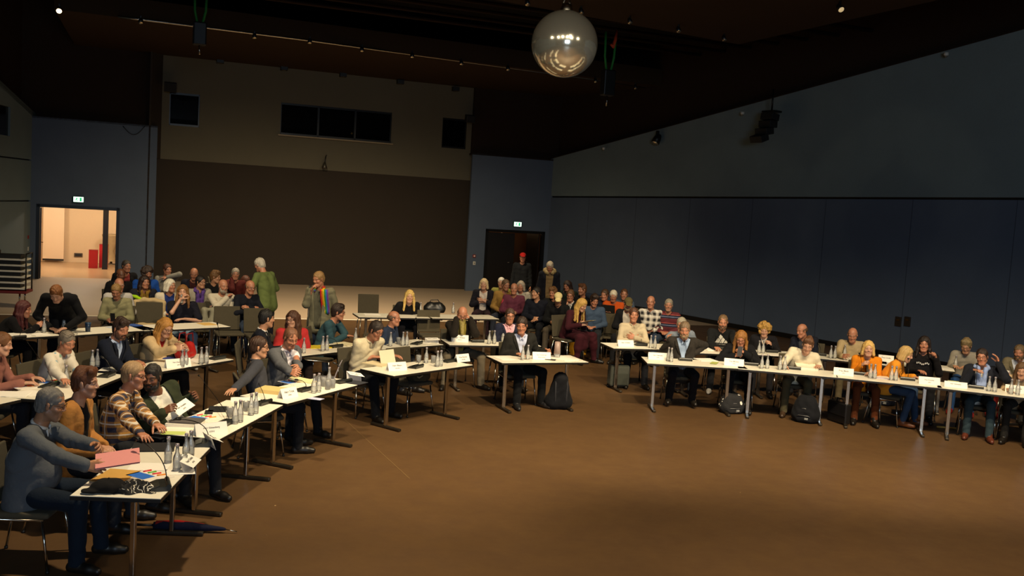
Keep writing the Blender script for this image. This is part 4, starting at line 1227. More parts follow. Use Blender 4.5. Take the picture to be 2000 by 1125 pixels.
# ------------------------------------------------------------------ small things on the tables
GLASS = glass_mat('clear_glass', '#fefefc', haze=.22)
CAPM = mat('#b8aeb4', .35, .6, name='bottle_cap')
LABELM = mat('#d9d4c4', .6, 0, .15, 60, name='bottle_label')
_BT = [None]; _GT = [None]
def make_bottle():
    root = empty('water_bottle')
    prof = [(0, .002), (.027, .002), (.0295, .008), (.0295, .095), (.026, .115), (.0135, .150), (.0125, .188), (.0145, .19), (.0145, .196), (.0105, .197),
            (.0105, .150), (.0225, .114), (.0265, .094), (.0265, .010), (0, .008)]
    MB().lathe(prof, (0, 0, 0), 20).build('glass', GLASS, root)
    MB().lathe([(0, .196), (.0155, .196), (.0155, .212), (.012, .215), (0, .215)], (0, 0, 0), 14).build('cap', CAPM, root)
    MB().lathe([(.0299, .03), (.0299, .075)], (0, 0, 0), 20).build('label', glass_mat('frosted_print', '#f0f0e8', .3, 1.45, .42), root)
    return root
def make_glass():
    root = empty('drinking_glass')
    MB().lathe([(0, .001), (.026, .001), (.031, .004), (.035, .10), (.0335, .1005), (.0295, .008), (0, .007)], (0, 0, 0), 20).build('tumbler', GLASS, root)
    return root
def bottle(px, py, label, z=.74):
    if _BT[0] is None: _BT[0] = make_bottle(); c = _BT[0]
    else: c = copy_tree(_BT[0])
    p = at(px, py, z); c.location = (p.x, p.y, z + .0005); c.rotation_euler = (0, 0, px * .37)
    tag(c, label, 'bottle', 'clear water bottles on the tables'); return c
def tumbler(px, py, label, z=.74):
    if _GT[0] is None: _GT[0] = make_glass(); c = _GT[0]
    else: c = copy_tree(_GT[0])
    p = at(px, py, z); c.location = (p.x, p.y, z + .0005)
    tag(c, label, 'glass', 'drinking glasses on the tables'); return c
def mic(px, py, rz, label, tip=None, h=.32, wid=.20):
    """conference unit with gooseneck; rz: direction its speaker's side faces; tip: pixel of the microphone head"""
    p = at(px, py, .74)
    o = empty('conference_microphone', (p.x, p.y, .7402), rz - math.pi / 2, label, 'microphone', 'conference microphones on the tables')
    b = MB(); n = 9; prof = [(-.065, 0), (-.066, .012)] + [(-.055 + .02 * math.cos(a) * -1, .022 + .028 * math.sin(a)) for a in (0.4, 1.0, 1.57, 2.2, 2.7)] + [(.02, .030), (.065, .012), (.065, 0)]
    b.slab([(-wid / 2, y, z) for y, z in prof], (wid, 0, 0))
    b.build('base', mat('#1b1d1b', .38, 0, .1, name='dark_plastic'), o)
    MB().box((0, .03, .028), (wid * .8, .05, .004), .001, Matrix.Rotation(-.37, 3, 'X')).build('control_panel', mat('#33342f', .3), o)
    base = Vector((0, -.045, .045))
    if tip:
        # put the head where the sight line comes nearest to a gooseneck of this height
        zt = .74 + h; q = at(tip[0], tip[1], zt); d = q - p
        lim = .38
        k = 0
        while math.hypot(q.x - p.x, q.y - p.y) > lim and k < 30:
            zt -= .01; q = at(tip[0], tip[1], zt); k += 1
        a = -(rz - math.pi / 2); dx, dy = q.x - p.x, q.y - p.y
        t = Vector((dx * math.cos(a) - dy * math.sin(a), dx * math.sin(a) + dy * math.cos(a), zt - .74))
    else: t = Vector((0, .12, h))
    c1 = base + Vector((0, 0, max(.06, (t.z - base.z) * .75)))
    pts = []
    for k in range(11):
        f = k / 10; pts.append(base * (1 - f) ** 2 + c1 * 2 * f * (1 - f) + t * f * f)
    MB().tube(pts, .0036, 8).build('gooseneck', BLACKM, o)
    d = (pts[-1] - pts[-2]).normalized()
    MB().tube([pts[-1] - d * .005, pts[-1] + d * .012, pts[-1] + d * .04, pts[-1] + d * .046], [.006, .011, .011, .006], 10).build('microphone_head', BLACK, o)
    return o
def plate(px, py, rz, line1, line2, label, w=.24, h=.105, lie=None, z=.74):
    """folded name card; rz: direction the lettered face looks (world angle)"""
    p = at(px, py, z)
    o = empty('name_plate', (p.x, p.y, z + .0005), rz + math.pi / 2, label, 'name plate', 'folded name cards on the tables')
    b = MB(); d = h * .42; th = .0015
    if lie: o.rotation_euler = lie; o.location.z += .012
    b.slab([(-w / 2, -d, 0), (w / 2, -d, 0), (w / 2, 0, h), (-w / 2, 0, h)], (0, th, 0))
    b.slab([(-w / 2, d, 0), (w / 2, d, 0), (w / 2, 0, h), (-w / 2, 0, h)], (0, -th, 0))
    b.build('card', PAPER, o)
    ang = math.atan2(h, d)
    ink = mat('#2b2622', .7, name='printed_ink')
    for txt, sz, f, nm in ((line1, .034, .60, 'lettering'), (line2, .017, .30, 'small_lettering')):
        if not txt: continue
        k = min(1, 9.5 / max(len(txt), 1) * (1.0 if nm == 'lettering' else 1.9))
        me = text_mesh(txt, sz * k); me.materials.append(ink)
        link(nm, me, o, (0, -d * (1 - f) - .0008, h * f), (ang, 0, 0))
    return o
def sheet(px, py, rz, label, w=.21, l=.297, th=.003, col='#efeae0', z=.74, name='paper_sheet', cat='paper', group=None, curl=0.0):
    p = at(px, py, z)
    b = MB(); n = 6
    for k in range(n):
        y0, y1 = -l / 2 + l * k / n, -l / 2 + l * (k + 1) / n
        z0, z1 = curl * (k / n) ** 2, curl * ((k + 1) / n) ** 2
        b.slab([(-w / 2, y0, z0), (w / 2, y0, z0), (w / 2, y1, z1), (-w / 2, y1, z1)], (0, 0, th))
    bmesh.ops.remove_doubles(b.bm, verts=b.bm.verts[:], dist=1e-5)
    o = b.build(name, mat(col, .75, 0, .03, 40, name='paper'), None, (p.x, p.y, z + .0005), (0, 0, rz))
    return tag(o, label, cat, group)
def brochure(px, py, rz, label, z=.74):
    """opened leaflet with coloured bars"""
    p = at(px, py, z)
    o = empty('brochure', (p.x, p.y, z + .0005), rz, label, 'brochure', 'colourful brochures on the tables')
    MB().box((0, 0, .002), (.21, .29, .004), .0005).build('cover', mat('#e9e2d6', .4), o)
    MB().box((-.045, .04, .0045), (.11, .17, .001)).build('blue_field', mat('#2f6fd0', .35), o)
    cols = ['#d8302c', '#5fae38', '#d8302c', '#e58a25']
    for k, c in enumerate(cols):
        MB().tube([(.03, .11 - .05 * k, .0045), (.092, .10 - .055 * k, .0045)], .009, 6).build('colour_bar', mat(c, .35), o)
    return o
def sack(name, loc, rz, size, m, label, cat, seedk=1, parts=(), res=.012, lean=0.0, taper=.8):
    """soft bag: blended implicit lumps"""
    rnd = random.Random(seedk); F = Field(res); w, d, h = size
    o = empty(name, loc, rz, label, cat)
    for sx in (-1, 1):
        for sy in (-1, 1):
            F.c((sx * (w / 2 - d * .35), sy * d * .12, d * .36), (sx * (w / 2 - d * .40) * taper, sy * d * .1 + lean * h, h - d * .3), d * .36, d * .28, .05)
    F.c((-w * .25, 0, d * .4), (w * .25, 0, d * .4), d * .38, None, .06); F.c((-w * .2 * taper, lean * h * .6, h * .6), (w * .2 * taper, lean * h * .6, h * .6), d * (.22 + .16 * taper), None, .06)
    F.c((-w * .2, -d * .36, h * .16), (w * .2, -d * .36, h * .16), d * .16, None, .015); F.c((-w * .2, -d * .34, h * .42), (w * .2, -d * .34, h * .42), d * .14, None, .015)
    F.post.append(lambda X, Y, Z, G: np.maximum(G + .004 * np.sin(40 * X + 20 * Z) * np.sin(35 * Y - 30 * Z), .004 - Z + 0 * X + 0 * Y))
    p_, q_ = F.build(); link('body', np_mesh('bag', p_, q_, [m]), o)
    for pn, fn in parts: fn(o)
    return o
# ------------------------------------------------------------------ the tables of the inner ring
table('T1', -2.713, 7.242, 1.646, 1.40, 'nearest white table, under the grey sweater man\'s pink papers', -.125)
table('T2', -2.681, 8.876, 1.449, 1.52, 'white table in front of the man in the plaid shirt', .045)
table('T3', -2.250, 10.503, 1.163, 1.51, 'white table in front of the man in the grey blazer with clasped hands', .034)
table('T4', -1.185, 12.422, .905, 1.50, 'white table with one empty chair behind it, beside the beige shirt man', .018)
table('T5', .430, 13.70, .40, 1.36, 'single white table of the man in the dark blazer, black backpack beneath', .0, width=.61, o=.0)
table('R1', 2.78, 14.25, .015, 1.50, 'white front table at the gap, under the bearded man in the blue shirt', .03)
table_front('R2', (1442, 720), (1632, 737), 'white front table of the man in the cream sweater', L=1.42, end=0)
table_front('R3', (1634, 737), (1826, 756.5), 'white front table between the orange sweater woman and the mustard cardigan woman', L=1.42, end=0)
table_front('R4', (1831, 757), (2000, 776.7), 'white front table of the man with the pale blue scarf', L=1.5, end=0)
# outer ring, left side
table_front('S1', (12, 786), (41, 779.5), 'white table with loose papers at the picture edge, behind the grey sweater man', L=1.45, end=1)
table_front('S2', (140, 775), (232, 738), 'white table of the woman in the floral sweatshirt', L=1.5, end=None)
table_front('S3', (305, 727), (456, 702), 'white table with the red handbag on it', L=1.5, end=1)
table_front('S4', (593, 694.5), (678, 685), 'white table with yellow folder, in front of the red sweater woman', L=1.5, end=None)
table_front('S5', (760, 681), (866, 673), 'white table of the balding man in the denim shirt', L=1.45, end=1)
table_front('S6', (878, 673.5), (980, 675), 'white table of the bald man with the long beard', L=1.5, end=0)
# third row and tables near the rear
table_front('Q1', (0, 662), (120, 655), 'white table of the red-haired woman in black', L=1.45, end=1)
table_front('Q2', (140, 655), (285, 645), 'white rear table with the dark blue cup, beyond the navy suit man', L=1.35, end=0)
table_front('Q3', (300, 645), (450, 638), 'white rear table before the woman drinking from a bottle', L=1.40, end=1)
table_front('Q4', (701, 619), (830, 621.2), 'white rear table of the blond woman in the black top', L=1.36, end=0)
table_front('Q5', (835, 621.2), (975, 623), 'white rear table with the black handbag beside the blond woman', L=1.36, end=1)
# outer ring, right side
table_front('Z1', (1198, 680), (1294, 682), 'white rear table of the man with crossed arms', L=1.4, end=0)
table_front('Z2', (1382, 690), (1420, 691.5), 'white rear table of the man in the black hoodie', L=1.3, end=None)
table_front('Z3', (1483, 693), (1592, 699), 'white rear table of the curly-haired woman', L=1.1, end=None)
table_front('Z4', (1598, 699.5), (1722, 712.5), 'white rear table of the bald man in the beige sweater', L=1.15, end=None)
table_front('Z5', (1744, 712.5), (1865, 725.6), 'white rear table of the woman with dark curls', L=1.25, end=1)
table_front('Z6', (1950, 735), (1975, 741), 'white rear table of the man in the tweed jacket', L=1.2, end=0)
# ------------------------------------------------------------------ people, inner ring from the camera to the middle
NEAR, MID, FAR = .0058, .0078, .0115
GREY = stripes([(0, '#56585a'), (.5, '#5c5e60')], .006)
person('A1', 100, 789, 6, 'man in a grey sweater and glasses reading pink papers at the nearest table', 'the man in the grey sweater', 'b', ('crop', '#6f6a64'), ('sweater', fabric('#55585c', .1)), '#151e2a',
       s=1.06, lean=4, slump=8, hy=6, hp=12, arms=(('px', 172, 912, .87, 'hold', (.1, -.3, -1)), ('px', 238, 893, .92, 'hold', (-.1, -.3, -1))), girth=1.2, res=NEAR, glasses=True, beard=('stubble', '#6a5a4c'), legs=(14, 8, .0, .05), collar='#d8d4cc')
person('A2', 167, 748, 4, 'ginger-haired man in an open tan overshirt over black, second from the near table end', 'the man in the tan overshirt', 'p', ('part', '#5c3319'), ('open', '#a8743c', '#14161a'), '#23262d',
       s=1.05, lean=4, slump=6, hy=2, hp=4, arms=('lap', 'lap'), girth=1.08, res=NEAR, beard=('stubble', '#8a4a22'))
person('A3', 262, 733, 2, 'older man with glasses in a yellow and navy plaid shirt', 'the man in the plaid shirt', 'r', ('short', '#9a7c58'), ('shirt', plaid('#b07d36', '#2b2a3c', '#d8d2c4', .10)), '#1d2026',
       s=1.02, lean=8, slump=6, hy=-4, hp=6, arms=(('px', 282, 858, .775, 'rest', (.1, -.3, -1)), ('px', 312, 838, .775, 'rest', (-.1, -.3, -1))), girth=1.12, res=NEAR, glasses=True)
person('A4', 297, 737, -38, 'bearded man in a dark green cardigan over a white shirt, holding up a name card', 'the bearded man in the green cardigan', 'd', ('short', '#17110c'), ('open', '#2e3322', '#d9d3c4'), '#1b1c20',
       s=.97, lean=-10, slump=6, side=24, hy=-52, hp=10, arms=(('px', 318, 806, .86, 'hold', (0.4, -.5, -.8)), ('px', 378, 776, .90, 'hold', (-0.4, -.5, -.8))), girth=1.1, res=NEAR, beard=('full', '#15100c'))
person('A5', 507, 678, 24, 'dark-haired man in a charcoal shirt twisting round to his neighbour', 'the man in the charcoal shirt', 'a', ('short', '#3a2417'), ('shirt', '#3a3b42'), '#17181c',
       s=.98, lean=-8, slump=4, side=-12, hy=-18, hp=4, arms=(('px', 448, 770, .78, 'rest', (0.4, -.5, -.8)), 'lap'), res=.0065, glasses=True)
person('A6', 568, 660, -32, 'man in a grey blazer and white shirt with clasped hands, looking down', 'the man in the grey blazer', 'r', ('crop', '#6b4630'), ('blazer', '#55565a', '#d5cfd4'), '#15161a',
       s=1.02, lean=4, slump=8, hy=-16, hp=24, arms=(('px', 574, 735, .84, 'hold', (0.4, -.5, -.8)), ('px', 586, 733, .84, 'hold', (-0.4, -.5, -.8))), res=.0065, legs=(16, 8, .0, .08))
person('A7', 735, 645, -44, 'man with glasses in a beige shirt with rolled sleeves, reading', 'the man in the beige shirt', 'r', ('short', '#31261f'), ('shirt', '#cfc3a4'), '#121317',
       s=1.06, lean=10, slump=14, hy=6, hp=26, arms=(('px', 728, 697, .80, 'rest', (0.4, -.5, -.8)), ('px', 765, 694, .80, 'rest', (-0.4, -.5, -.8))), sleeves=.70, girth=1.06, res=MID, glasses=True, legs=(6, 14, .1, -.05))
person('A8', 1019, 635, -72, 'man in a black blazer and pale blue shirt reaching for a tall glass', 'the man in the black blazer', 'r', ('short', '#2c1e16'), ('blazer', '#23221f', '#b8bfd8'), '#0f1012', '#1c1c1e',
       s=1.02, lean=6, slump=6, hy=-24, hp=16, arms=(('px', 1008, 690, .78, 'rest', (0.4, -.5, -.8)), ('px', 1070, 687, .80, 'hold', (-0.4, -.5, -.8))), girth=1.04, res=MID, legs=(4, 24, .02, -.05))
# outer ring, left side
person('B0', 4, 672, 10, 'person with fair brown hair in a mauve top, cut by the picture edge', 'the person in the mauve top', 'p', ('bun', '#6b4526'), ('sweater', '#8a5a4e'), '#202228', s=.97, hy=4, hp=12, res=MID)
person('B1', 131, 668, -8, 'grey-haired woman in a white floral sweatshirt with glasses pushed up', 'the woman in the floral sweatshirt', 'r', ('short', '#6f6558'), ('sweater', dotted('#cfc8ba', ['#6f9bb0', '#b98a80', '#7f9a84', '#cfc8ba'], 9, .22)), '#22252c',
       s=.95, lean=8, slump=10, hy=-22, hp=22, arms=(('px', 128, 748, .79, 'rest'), ('px', 160, 744, .79, 'rest')), girth=1.14, res=MID, glasses='top')
person('B2', 236, 642, -10, 'bearded man in a navy suit and pale blue shirt, looking down', 'the man in the navy suit', 'r', ('swept', '#33221a'), ('blazer', '#151a28', '#aebedb'), '#131620',
       s=1.03, lean=8, slump=8, hy=-20, hp=20, arms=(('px', 240, 722, .79, 'rest'), ('px', 270, 707, .80, 'rest')), girth=1.08, res=MID, beard=('full', '#43291b'))
person('B3', 323, 640, -26, 'blond long-haired woman in a beige cardigan rummaging in a red handbag', 'the woman in the beige cardigan', 'p', ('long', '#b07c3a'), ('vneck', '#c7ac82', '#8c1f1c'), '#25221f',
       s=.96, lean=10, slump=10, hy=-6, hp=20, arms=(('px', 340, 682, .92, 'hold', (0.4, -.5, -.8)), ('px', 366, 680, .92, 'hold', (-0.4, -.5, -.8))), girth=1.1, res=MID, glasses=True)
person('B4', 521, 622, 10, 'dark-haired man in a black suit seen from behind, facing the red sweater woman', 'the man in the black suit', 'a', ('short', '#14110f'), ('blazer', '#181a24', '#d6d2cc'), '#14151b',
       s=1.02, lean=4, slump=4, hy=20, hp=4, arms=('table', 'tablein'), res=MID)
person('B5', 571, 624, -60, 'woman with long brown hair and glasses in a red sweater, looking aside', 'the woman in the red sweater', 'p', ('long', '#4a2c1a'), ('sweater', '#b02f30'), '#241c1c',
       s=.95, lean=4, slump=6, hy=-50, hp=6, arms=('lap', 'lap'), res=MID, glasses=True)
person('B6', 661, 610, -6, 'dark-haired person in a teal sweater resting the chin on a hand', 'the person in the teal sweater', 'r', ('thick', '#26170f'), ('sweater', '#2f4a52'), '#1a1c22',
       s=.98, lean=14, slump=10, hy=6, hp=6, arms=('tablein', 'chin'), res=MID, glasses=True)
person('B7', 770, 622, -20, 'balding man in a dark denim shirt looking aside', 'the balding man in denim', 'r', ('fringe', '#5a4636'), ('shirt', '#29344a'), '#1a1c24', s=0.9, lean=4, slump=8, hy=16, hp=4, arms=('lap', 'lap'), res=MID)
person('B8', 903, 614, -70, 'bald man with a long grey-blond beard adjusting his glasses with both hands', 'the bald man with the long beard', 'r', ('fringe', '#5b4a34'), ('open', '#1f1a15', '#8a7a34'), '#6b6150',
       s=1.02, lean=8, slump=8, hy=-12, hp=26, arms=(((.11, .24, 1.10), 'hold', (.35, .3, -1)), ((-.11, .24, 1.10), 'hold', (-.35, .3, -1))), girth=1.08, res=MID, beard=('long', '#8f8040', .17), glasses=True, legs=(26, 26, 0, 0))
person('B9', 996, 617, -76, 'man with glasses in a navy suit and pink shirt, behind the black blazer man', 'the man in the pink shirt', 'r', ('short', '#3a2519'), ('blazer', '#1c2033', '#d9a8b4'), '#161922', s=0.95, lean=0, slump=4, hy=-4, hp=6, arms=('lap', 'lap'), res=MID, glasses=True)
# third row on the left
person('C1', 47, 604, 12, 'woman with dark red hair and fringe in black clothes, at the outermost table', 'the red-haired woman in black', 'r', ('straight', '#4a1714'), ('sweater', '#0f0e10'), '#101014', s=0.93, lean=20, slump=16, hy=-2, hp=8, arms=(('px', 72, 638, .83, 'hold'), ('px', 86, 632, .84, 'hold')), girth=1.1, res=MID)
person('C2', 110, 574, -74, 'man in a black sweater standing bent over the table of the red-haired woman', 'the man bending over in black', 'p', ('short', '#7a4a20'), ('sweater', '#101012'), '#121318', s=1.04, stand=True, lean=46, slump=20, hy=-4, hp=40, arms=(('px', 97, 640, .80, 'rest', (.7, -.4, 0)), ('px', 131, 640, .82, 'rest', (-.8, -.4, 0))), legs=(6, 6, 0, 0), res=MID)
person('C3', 227, 569, -80, 'person with short fair hair in a sage green jumper looking at a phone', 'the person in the sage green jumper', 'r', ('short', '#8a6a3c'), ('sweater', '#84805f'), '#23211e', s=.97, lean=4, slump=8, hy=4, hp=26, arms=('lapin', 'lapin'), res=.009)
person('C4', 357, 571, -72, 'woman with long hair in a navy top and pale jeans drinking from a bottle', 'the woman drinking from a bottle', 'p', ('long', '#7a5226'), ('tee', '#14141f'), '#8fa6bd', '#b8b2a8', s=1.0, lean=0, slump=2, hy=-2, hp=-4, arms=('mouth', ((-.05, .22, .78), 'rest', (-.8, -.2, -.4))), sleeves=.45, res=.009, legs=(10, 14, .02, .05))
person('C5', 800, 579, -74, 'woman with long blond hair in a black top leaning on the rear table', 'the blond woman in the black top', 'p', ('long', '#c9a860'), ('tee', '#121114'), '#16161b', s=.98, lean=24, slump=8, hy=-4, hp=2, arms=(('px', 787, 607, .79, 'rest', (0.4, -.5, -.8)), ('px', 838, 610, .79, 'rest', (-0.4, -.5, -.8))), sleeves=.72, girth=1.08, res=.009)
# inner ring, right side
person('H1', 1337, 644, -92, 'bearded man in a dark blazer and pale blue shirt, hands together on the front table', 'the bearded man in the blue shirt', 'r', ('short', '#6e5b46'), ('blazer', '#2e2a26', '#93a6c2'), '#131318', s=1.03, lean=8, slump=8, hy=-8, hp=14, arms=(('px', 1322, 687, .82, 'hold', (0.4, -.5, -.8)), ('px', 1357, 689, .82, 'hold', (-0.4, -.5, -.8))), girth=1.16, res=MID, beard=('full', '#8a7458'), legs=(10, 10, -.2, -.2))
person('H2', 1447, 661, -98, 'woman with brown-blond hair in a black top holding a grey glasses case', 'the woman with the glasses case', 'r', ('long', '#8a5c28'), ('vneck', '#121215', '#d2c8ba'), '#141418', s=.93, lean=8, slump=10, hy=-6, hp=26, arms=(((.10, .24, .84), 'hold', (.8, -.2, -.4)), ((-.06, .24, .90), 'hold', (-.9, -.1, -.4))), res=MID, glasses=True)
person('H3', 1578, 674, -96, 'man in a cream sweater leaning forward over papers', 'the man in the cream sweater', 'p', ('swept', '#5b3a22'), ('sweater', '#d3c8ae'), '#4a4430', '#3a2a1c', s=1.0, lean=16, slump=16, side=-10, hy=-16, hp=24, ht=-8, arms=(('px', 1530, 712, .80, 'rest', (0.4, -.5, -.8)), ('px', 1600, 714, .80, 'rest', (-0.4, -.5, -.8))), girth=1.05, res=MID, legs=(14, 4, 0, 0))
person('H4', 1696, 681, -104, 'blond woman in an orange sweater looking up at the front table', 'the woman in the orange sweater', 'p', ('bob', '#c9a45e'), ('sweater', '#d07a14'), '#5a2d14', s=0.9, lean=6, slump=10, hy=0, hp=0, arms=(('px', 1682, 714, .86, 'hold', (0.4, -.5, -.8)), 'tablein'), girth=1.08, res=MID)
person('H5', 1770, 692, -30, 'blond woman in a mustard cardigan and jeans, turned away from the table', 'the woman in the mustard cardigan', 'p', ('bob', '#b3935a'), ('open', '#d68a26', '#2a2a2c'), '#2f425c', '#6a3a1c', s=0.9, lean=14, slump=12, hy=-6, hp=16, arms=('lap', ((-.12, .36, .74), 'rest')), girth=1.1, res=MID, legs=(8, 14, -.1, .05))
person('H6', 1918, 697, -112, 'dark-haired man in a navy blazer with a pale blue scarf, one hand raised', 'the man with the blue scarf', 'r', ('short', '#24160f'), ('open', '#1b1d25', '#d8d3c6'), '#2c3b42', '#5a2a1a', s=0.95, lean=2, slump=4, hy=-10, hp=6, ht=6, arms=(((.14, .24, .98), 'rest', (.4, -.2, -1)), ((-.20, .20, 1.10), 'up', (-.4, -.1, -1))), res=MID, glasses='#6a4a3a')
person('H7', 1996, 724, -120, 'person in a beige top at the very edge of the picture', 'the person in the beige top', 'p', ('long', '#5a4028'), ('sweater', '#b49a78'), '#22201e', s=0.86, lean=12, slump=20, hp=14, res=MID)
# outer ring, right side
person('G1', 1238, 615, -84, 'man in a beige shirt with crossed arms', 'the man with crossed arms', 'r', ('short', '#4a2c1c'), ('shirt', '#b5a78c'), '#15161b', s=1.0, lean=-4, slump=4, hy=-6, hp=2, arms=('cross', 'crossb'), girth=1.1, res=MID)
person('G2', 1331, 634, -96, 'grey-haired man in a pale denim jacket, mostly hidden behind the bearded man', 'the man in the pale denim jacket', 'r', ('short', '#8d8676'), ('shirt', '#6f7884'), '#30343c', s=0.97, lean=14, slump=10, side=6, hy=-6, hp=10, arms=(('px', 1303, 660, .95, 'fist', (0.4, -.5, -.8)), 'lap'), res=.009)
person('G3', 1412, 629, -98, 'man with a goatee in a black hoodie with a white chest logo', 'the man in the black hoodie', 'r', ('crop', '#6b5236'), ('sweater', '#131416'), '#17181c', '#d8d4cc', s=1.02, lean=4, slump=10, hy=-2, hp=14, arms=(('px', 1398, 678, .80, 'rest'), ('px', 1440, 690, .80, 'rest')), girth=1.14, res=MID, beard=('goatee', '#5a4634'))
person('G4', 1493, 644, -102, 'woman with a mass of blond curls in a dark cardigan', 'the curly-haired woman', 'p', ('curly', '#a8803c'), ('vneck', '#17161a', '#c4b8a8'), '#1b1a1e', s=0.9, lean=6, slump=10, hy=-4, hp=20, arms=(('px', 1484, 672, .84, 'hold'), ('px', 1508, 674, .86, 'hold')), res=MID)
person('G5', 1566, 646, -120, 'man with receding hair in a navy jacket leaning towards his neighbour', 'the man with receding hair', 'r', ('fringe', '#4f3a28'), ('open', '#181b26', '#3a3c42'), '#17181e', s=0.95, lean=12, slump=14, side=6, hy=-34, hp=14, arms=('table', 'tablein'), res=MID)
person('G6', 1665, 654, -108, 'bald man in a beige sweater writing at the rear table', 'the bald man in the beige sweater', 'r', ('fringe', '#8a7a60'), ('sweater', '#a89470'), '#5e5440', s=0.96, lean=10, slump=10, hy=-4, hp=22, arms=(('px', 1645, 695, .80, 'hold'), 'table'), res=MID)
person('G7', 1805, 672, -112, 'woman with dark curls in a black top with pale lettering, hand raised', 'the woman with dark curls', 'r', ('wavy', '#1f140f'), ('sweater', '#131113'), '#151518', s=.97, lean=2, slump=4, hy=-2, hp=4, arms=('tablein', ((-.18, .24, .98), 'fist', (-.3, -.1, -1))), res=MID)
person('G8', 1887, 676, -116, 'fair man with glasses in a grey sweater looking down, rear table', 'the man in the pale grey sweater', 'a', ('thick', '#7d6a48'), ('sweater', '#8c8578'), '#24477a', '#8a1a18', s=0.94, lean=8, slump=16, hy=-8, hp=24, arms=('table', 'tablein'), res=MID, glasses=True)
person('G9', 1991, 688, -122, 'man in a tweed jacket and dark tie at the picture edge', 'the man in the tweed jacket', 'r', ('short', '#6a563c'), ('blazer', dotted('#6a6048', ['#5a523c', '#7a7056'], 60, .3), '#c8cad2'), '#2a2823', s=0.94, lean=8, slump=14, hy=-6, hp=10, arms=('table', 'table'), girth=1.1, res=MID, beard=('full', '#5a442c'))
# audience on the left
AUD = 'audience on the left'
person('D1', 247, 520, -52, 'dark-haired man in a black jacket and red shirt, tallest by the corridor', 'the man in the black jacket by the corridor', 'r', ('short', '#3a332c'), ('open', '#121114', '#7a3230'), '#1b1b20', s=1.04, hy=14, hp=2, arms=('lap', 'lap'), res=FAR)
person('D2', 236, 537, -52, 'balding dark-skinned man in a black coat in the back row', 'the balding man in the black coat', 'd', ('fringe', '#241a14'), ('coat', '#131214', '#1a191b'), '#16161a', s=1.0, hy=14, hp=8, arms=('lap', 'lap'), res=FAR)
person('D3', 233, 557, -62, 'white-haired man in a pale shirt behind the sage green jumper', 'the white-haired man in the pale shirt', 'r', ('fringe', '#cfc8ba'), ('shirt', '#b6b2ac'), '#22242a', s=1.0, hy=10, hp=6, arms=('lap', 'lap'), res=FAR)
person('D4', 283, 551, -60, 'dark-haired woman in a black blouse with white blossoms and mustard scarf', 'the woman in the blossom blouse', 'r', ('wavy', '#2a1913'), ('open', dotted('#121420', ['#d8d0c8', '#d8d0c8', '#6a4a4a'], 9, .14), '#8a6a28'), '#15161b', s=.97, hy=14, hp=2, arms=('lap', 'lap'), res=FAR)
person('D5', 288, 534, -54, 'curly-haired man in a bright blue jacket and dark vest in the back rows', 'the man in the bright blue jacket', 'r', ('curly', '#3a2b22'), ('open', '#1d4a9c', '#15161c'), '#1d2230', s=1.02, hy=8, hp=14, arms=('lap', 'lap'), res=FAR)
person('D6', 327, 527, -56, 'woman with tied hair in a grey jumper, arm across her chest', 'the woman in the grey jumper', 'r', ('bun', '#4a2a1a'), ('sweater', '#7d7a72'), '#1d1e23', s=.97, hy=14, hp=2, arms=('cross', ((.02, .26, 1.02), 'rest', (-1, 0, .2))), res=FAR)
person('D7', 333, 558, -58, 'white-haired woman in a royal blue vest looking aside', 'the white-haired woman in the blue vest', 'r', ('bob', '#d8d0bc'), ('open', '#cfc4ae', '#22336f'), '#22242a', s=.95, hy=34, hp=0, arms=('lap', 'lap'), res=FAR)
person('D8', 379, 535, -66, 'bald man in a dark plaid jacket in the back row', 'the bald man in the dark plaid jacket', 'r', ('fringe', '#6a5b4c'), ('open', '#1a1c28', '#3a1c1c'), '#1b1c22', s=1.0, hy=-6, hp=22, arms=('lapin', 'lapin'), res=FAR)
person('D9', 392, 551, -56, 'person in a dark headband and glasses, grey hoodie and purple scarf', 'the person with the purple scarf', 'a', ('short', '#1c1614'), ('open', '#9a9382', '#5a3f7c'), '#22242a', s=.98, hy=30, hp=2, arms=('lap', 'lap'), res=FAR, glasses=True)
person('D10', 436, 559, -60, 'bald bearded man in an off-white sweater, hand on his shoulder', 'the man in the off-white sweater', 'r', ('fringe', '#6a5c4c'), ('sweater', '#bdb4a0'), '#23262c', s=1.02, hy=18, hp=6, arms=(((-.06, .22, .99), 'fist', (1, .1, -.5)), ((.06, .22, .86), 'rest', (-1, 0, -.4))), res=FAR, beard=('full', '#8a8070'))
person('D11', 421, 541, -64, 'brown-haired person in black turned away in the back row', 'the brown-haired person in black', 'a', ('thick', '#6a4a28'), ('sweater', '#131214'), '#16161a', s=.98, hy=60, hp=6, arms=('lap', 'lap'), res=FAR)
person('D12', 460, 535, -66, 'grey-haired man in a maroon jacket with a hand over his mouth', 'the man in the maroon jacket', 'r', ('short', '#8f8678'), ('sweater', '#4a1a18'), '#1a1a20', s=1.0, hy=-4, hp=6, arms=('face', 'lap'), res=FAR)
person('D13', 479, 548, 20, 'person in a rust brown jacket bending down, face hidden', 'the person in the rust jacket', 'r', ('short', '#4a2618'), ('sweater', '#7a351c'), '#4a3a24', s=1.0, lean=50, slump=24, hy=-30, hp=40, arms=('lap', 'lap'), res=FAR)
person('D14', 489, 561, -56, 'bald man with glasses in a navy jumper with folded hands', 'the bald man in the navy jumper', 'r', ('fringe', '#54463a'), ('sweater', '#14161f'), '#39455a', s=1.04, hy=16, hp=10, arms=(((.0, .26, .82), 'hold', (.9, -.1, -.4)), ((.02, .27, .84), 'hold', (-.9, -.1, -.4))), girth=1.1, res=FAR, glasses=True)
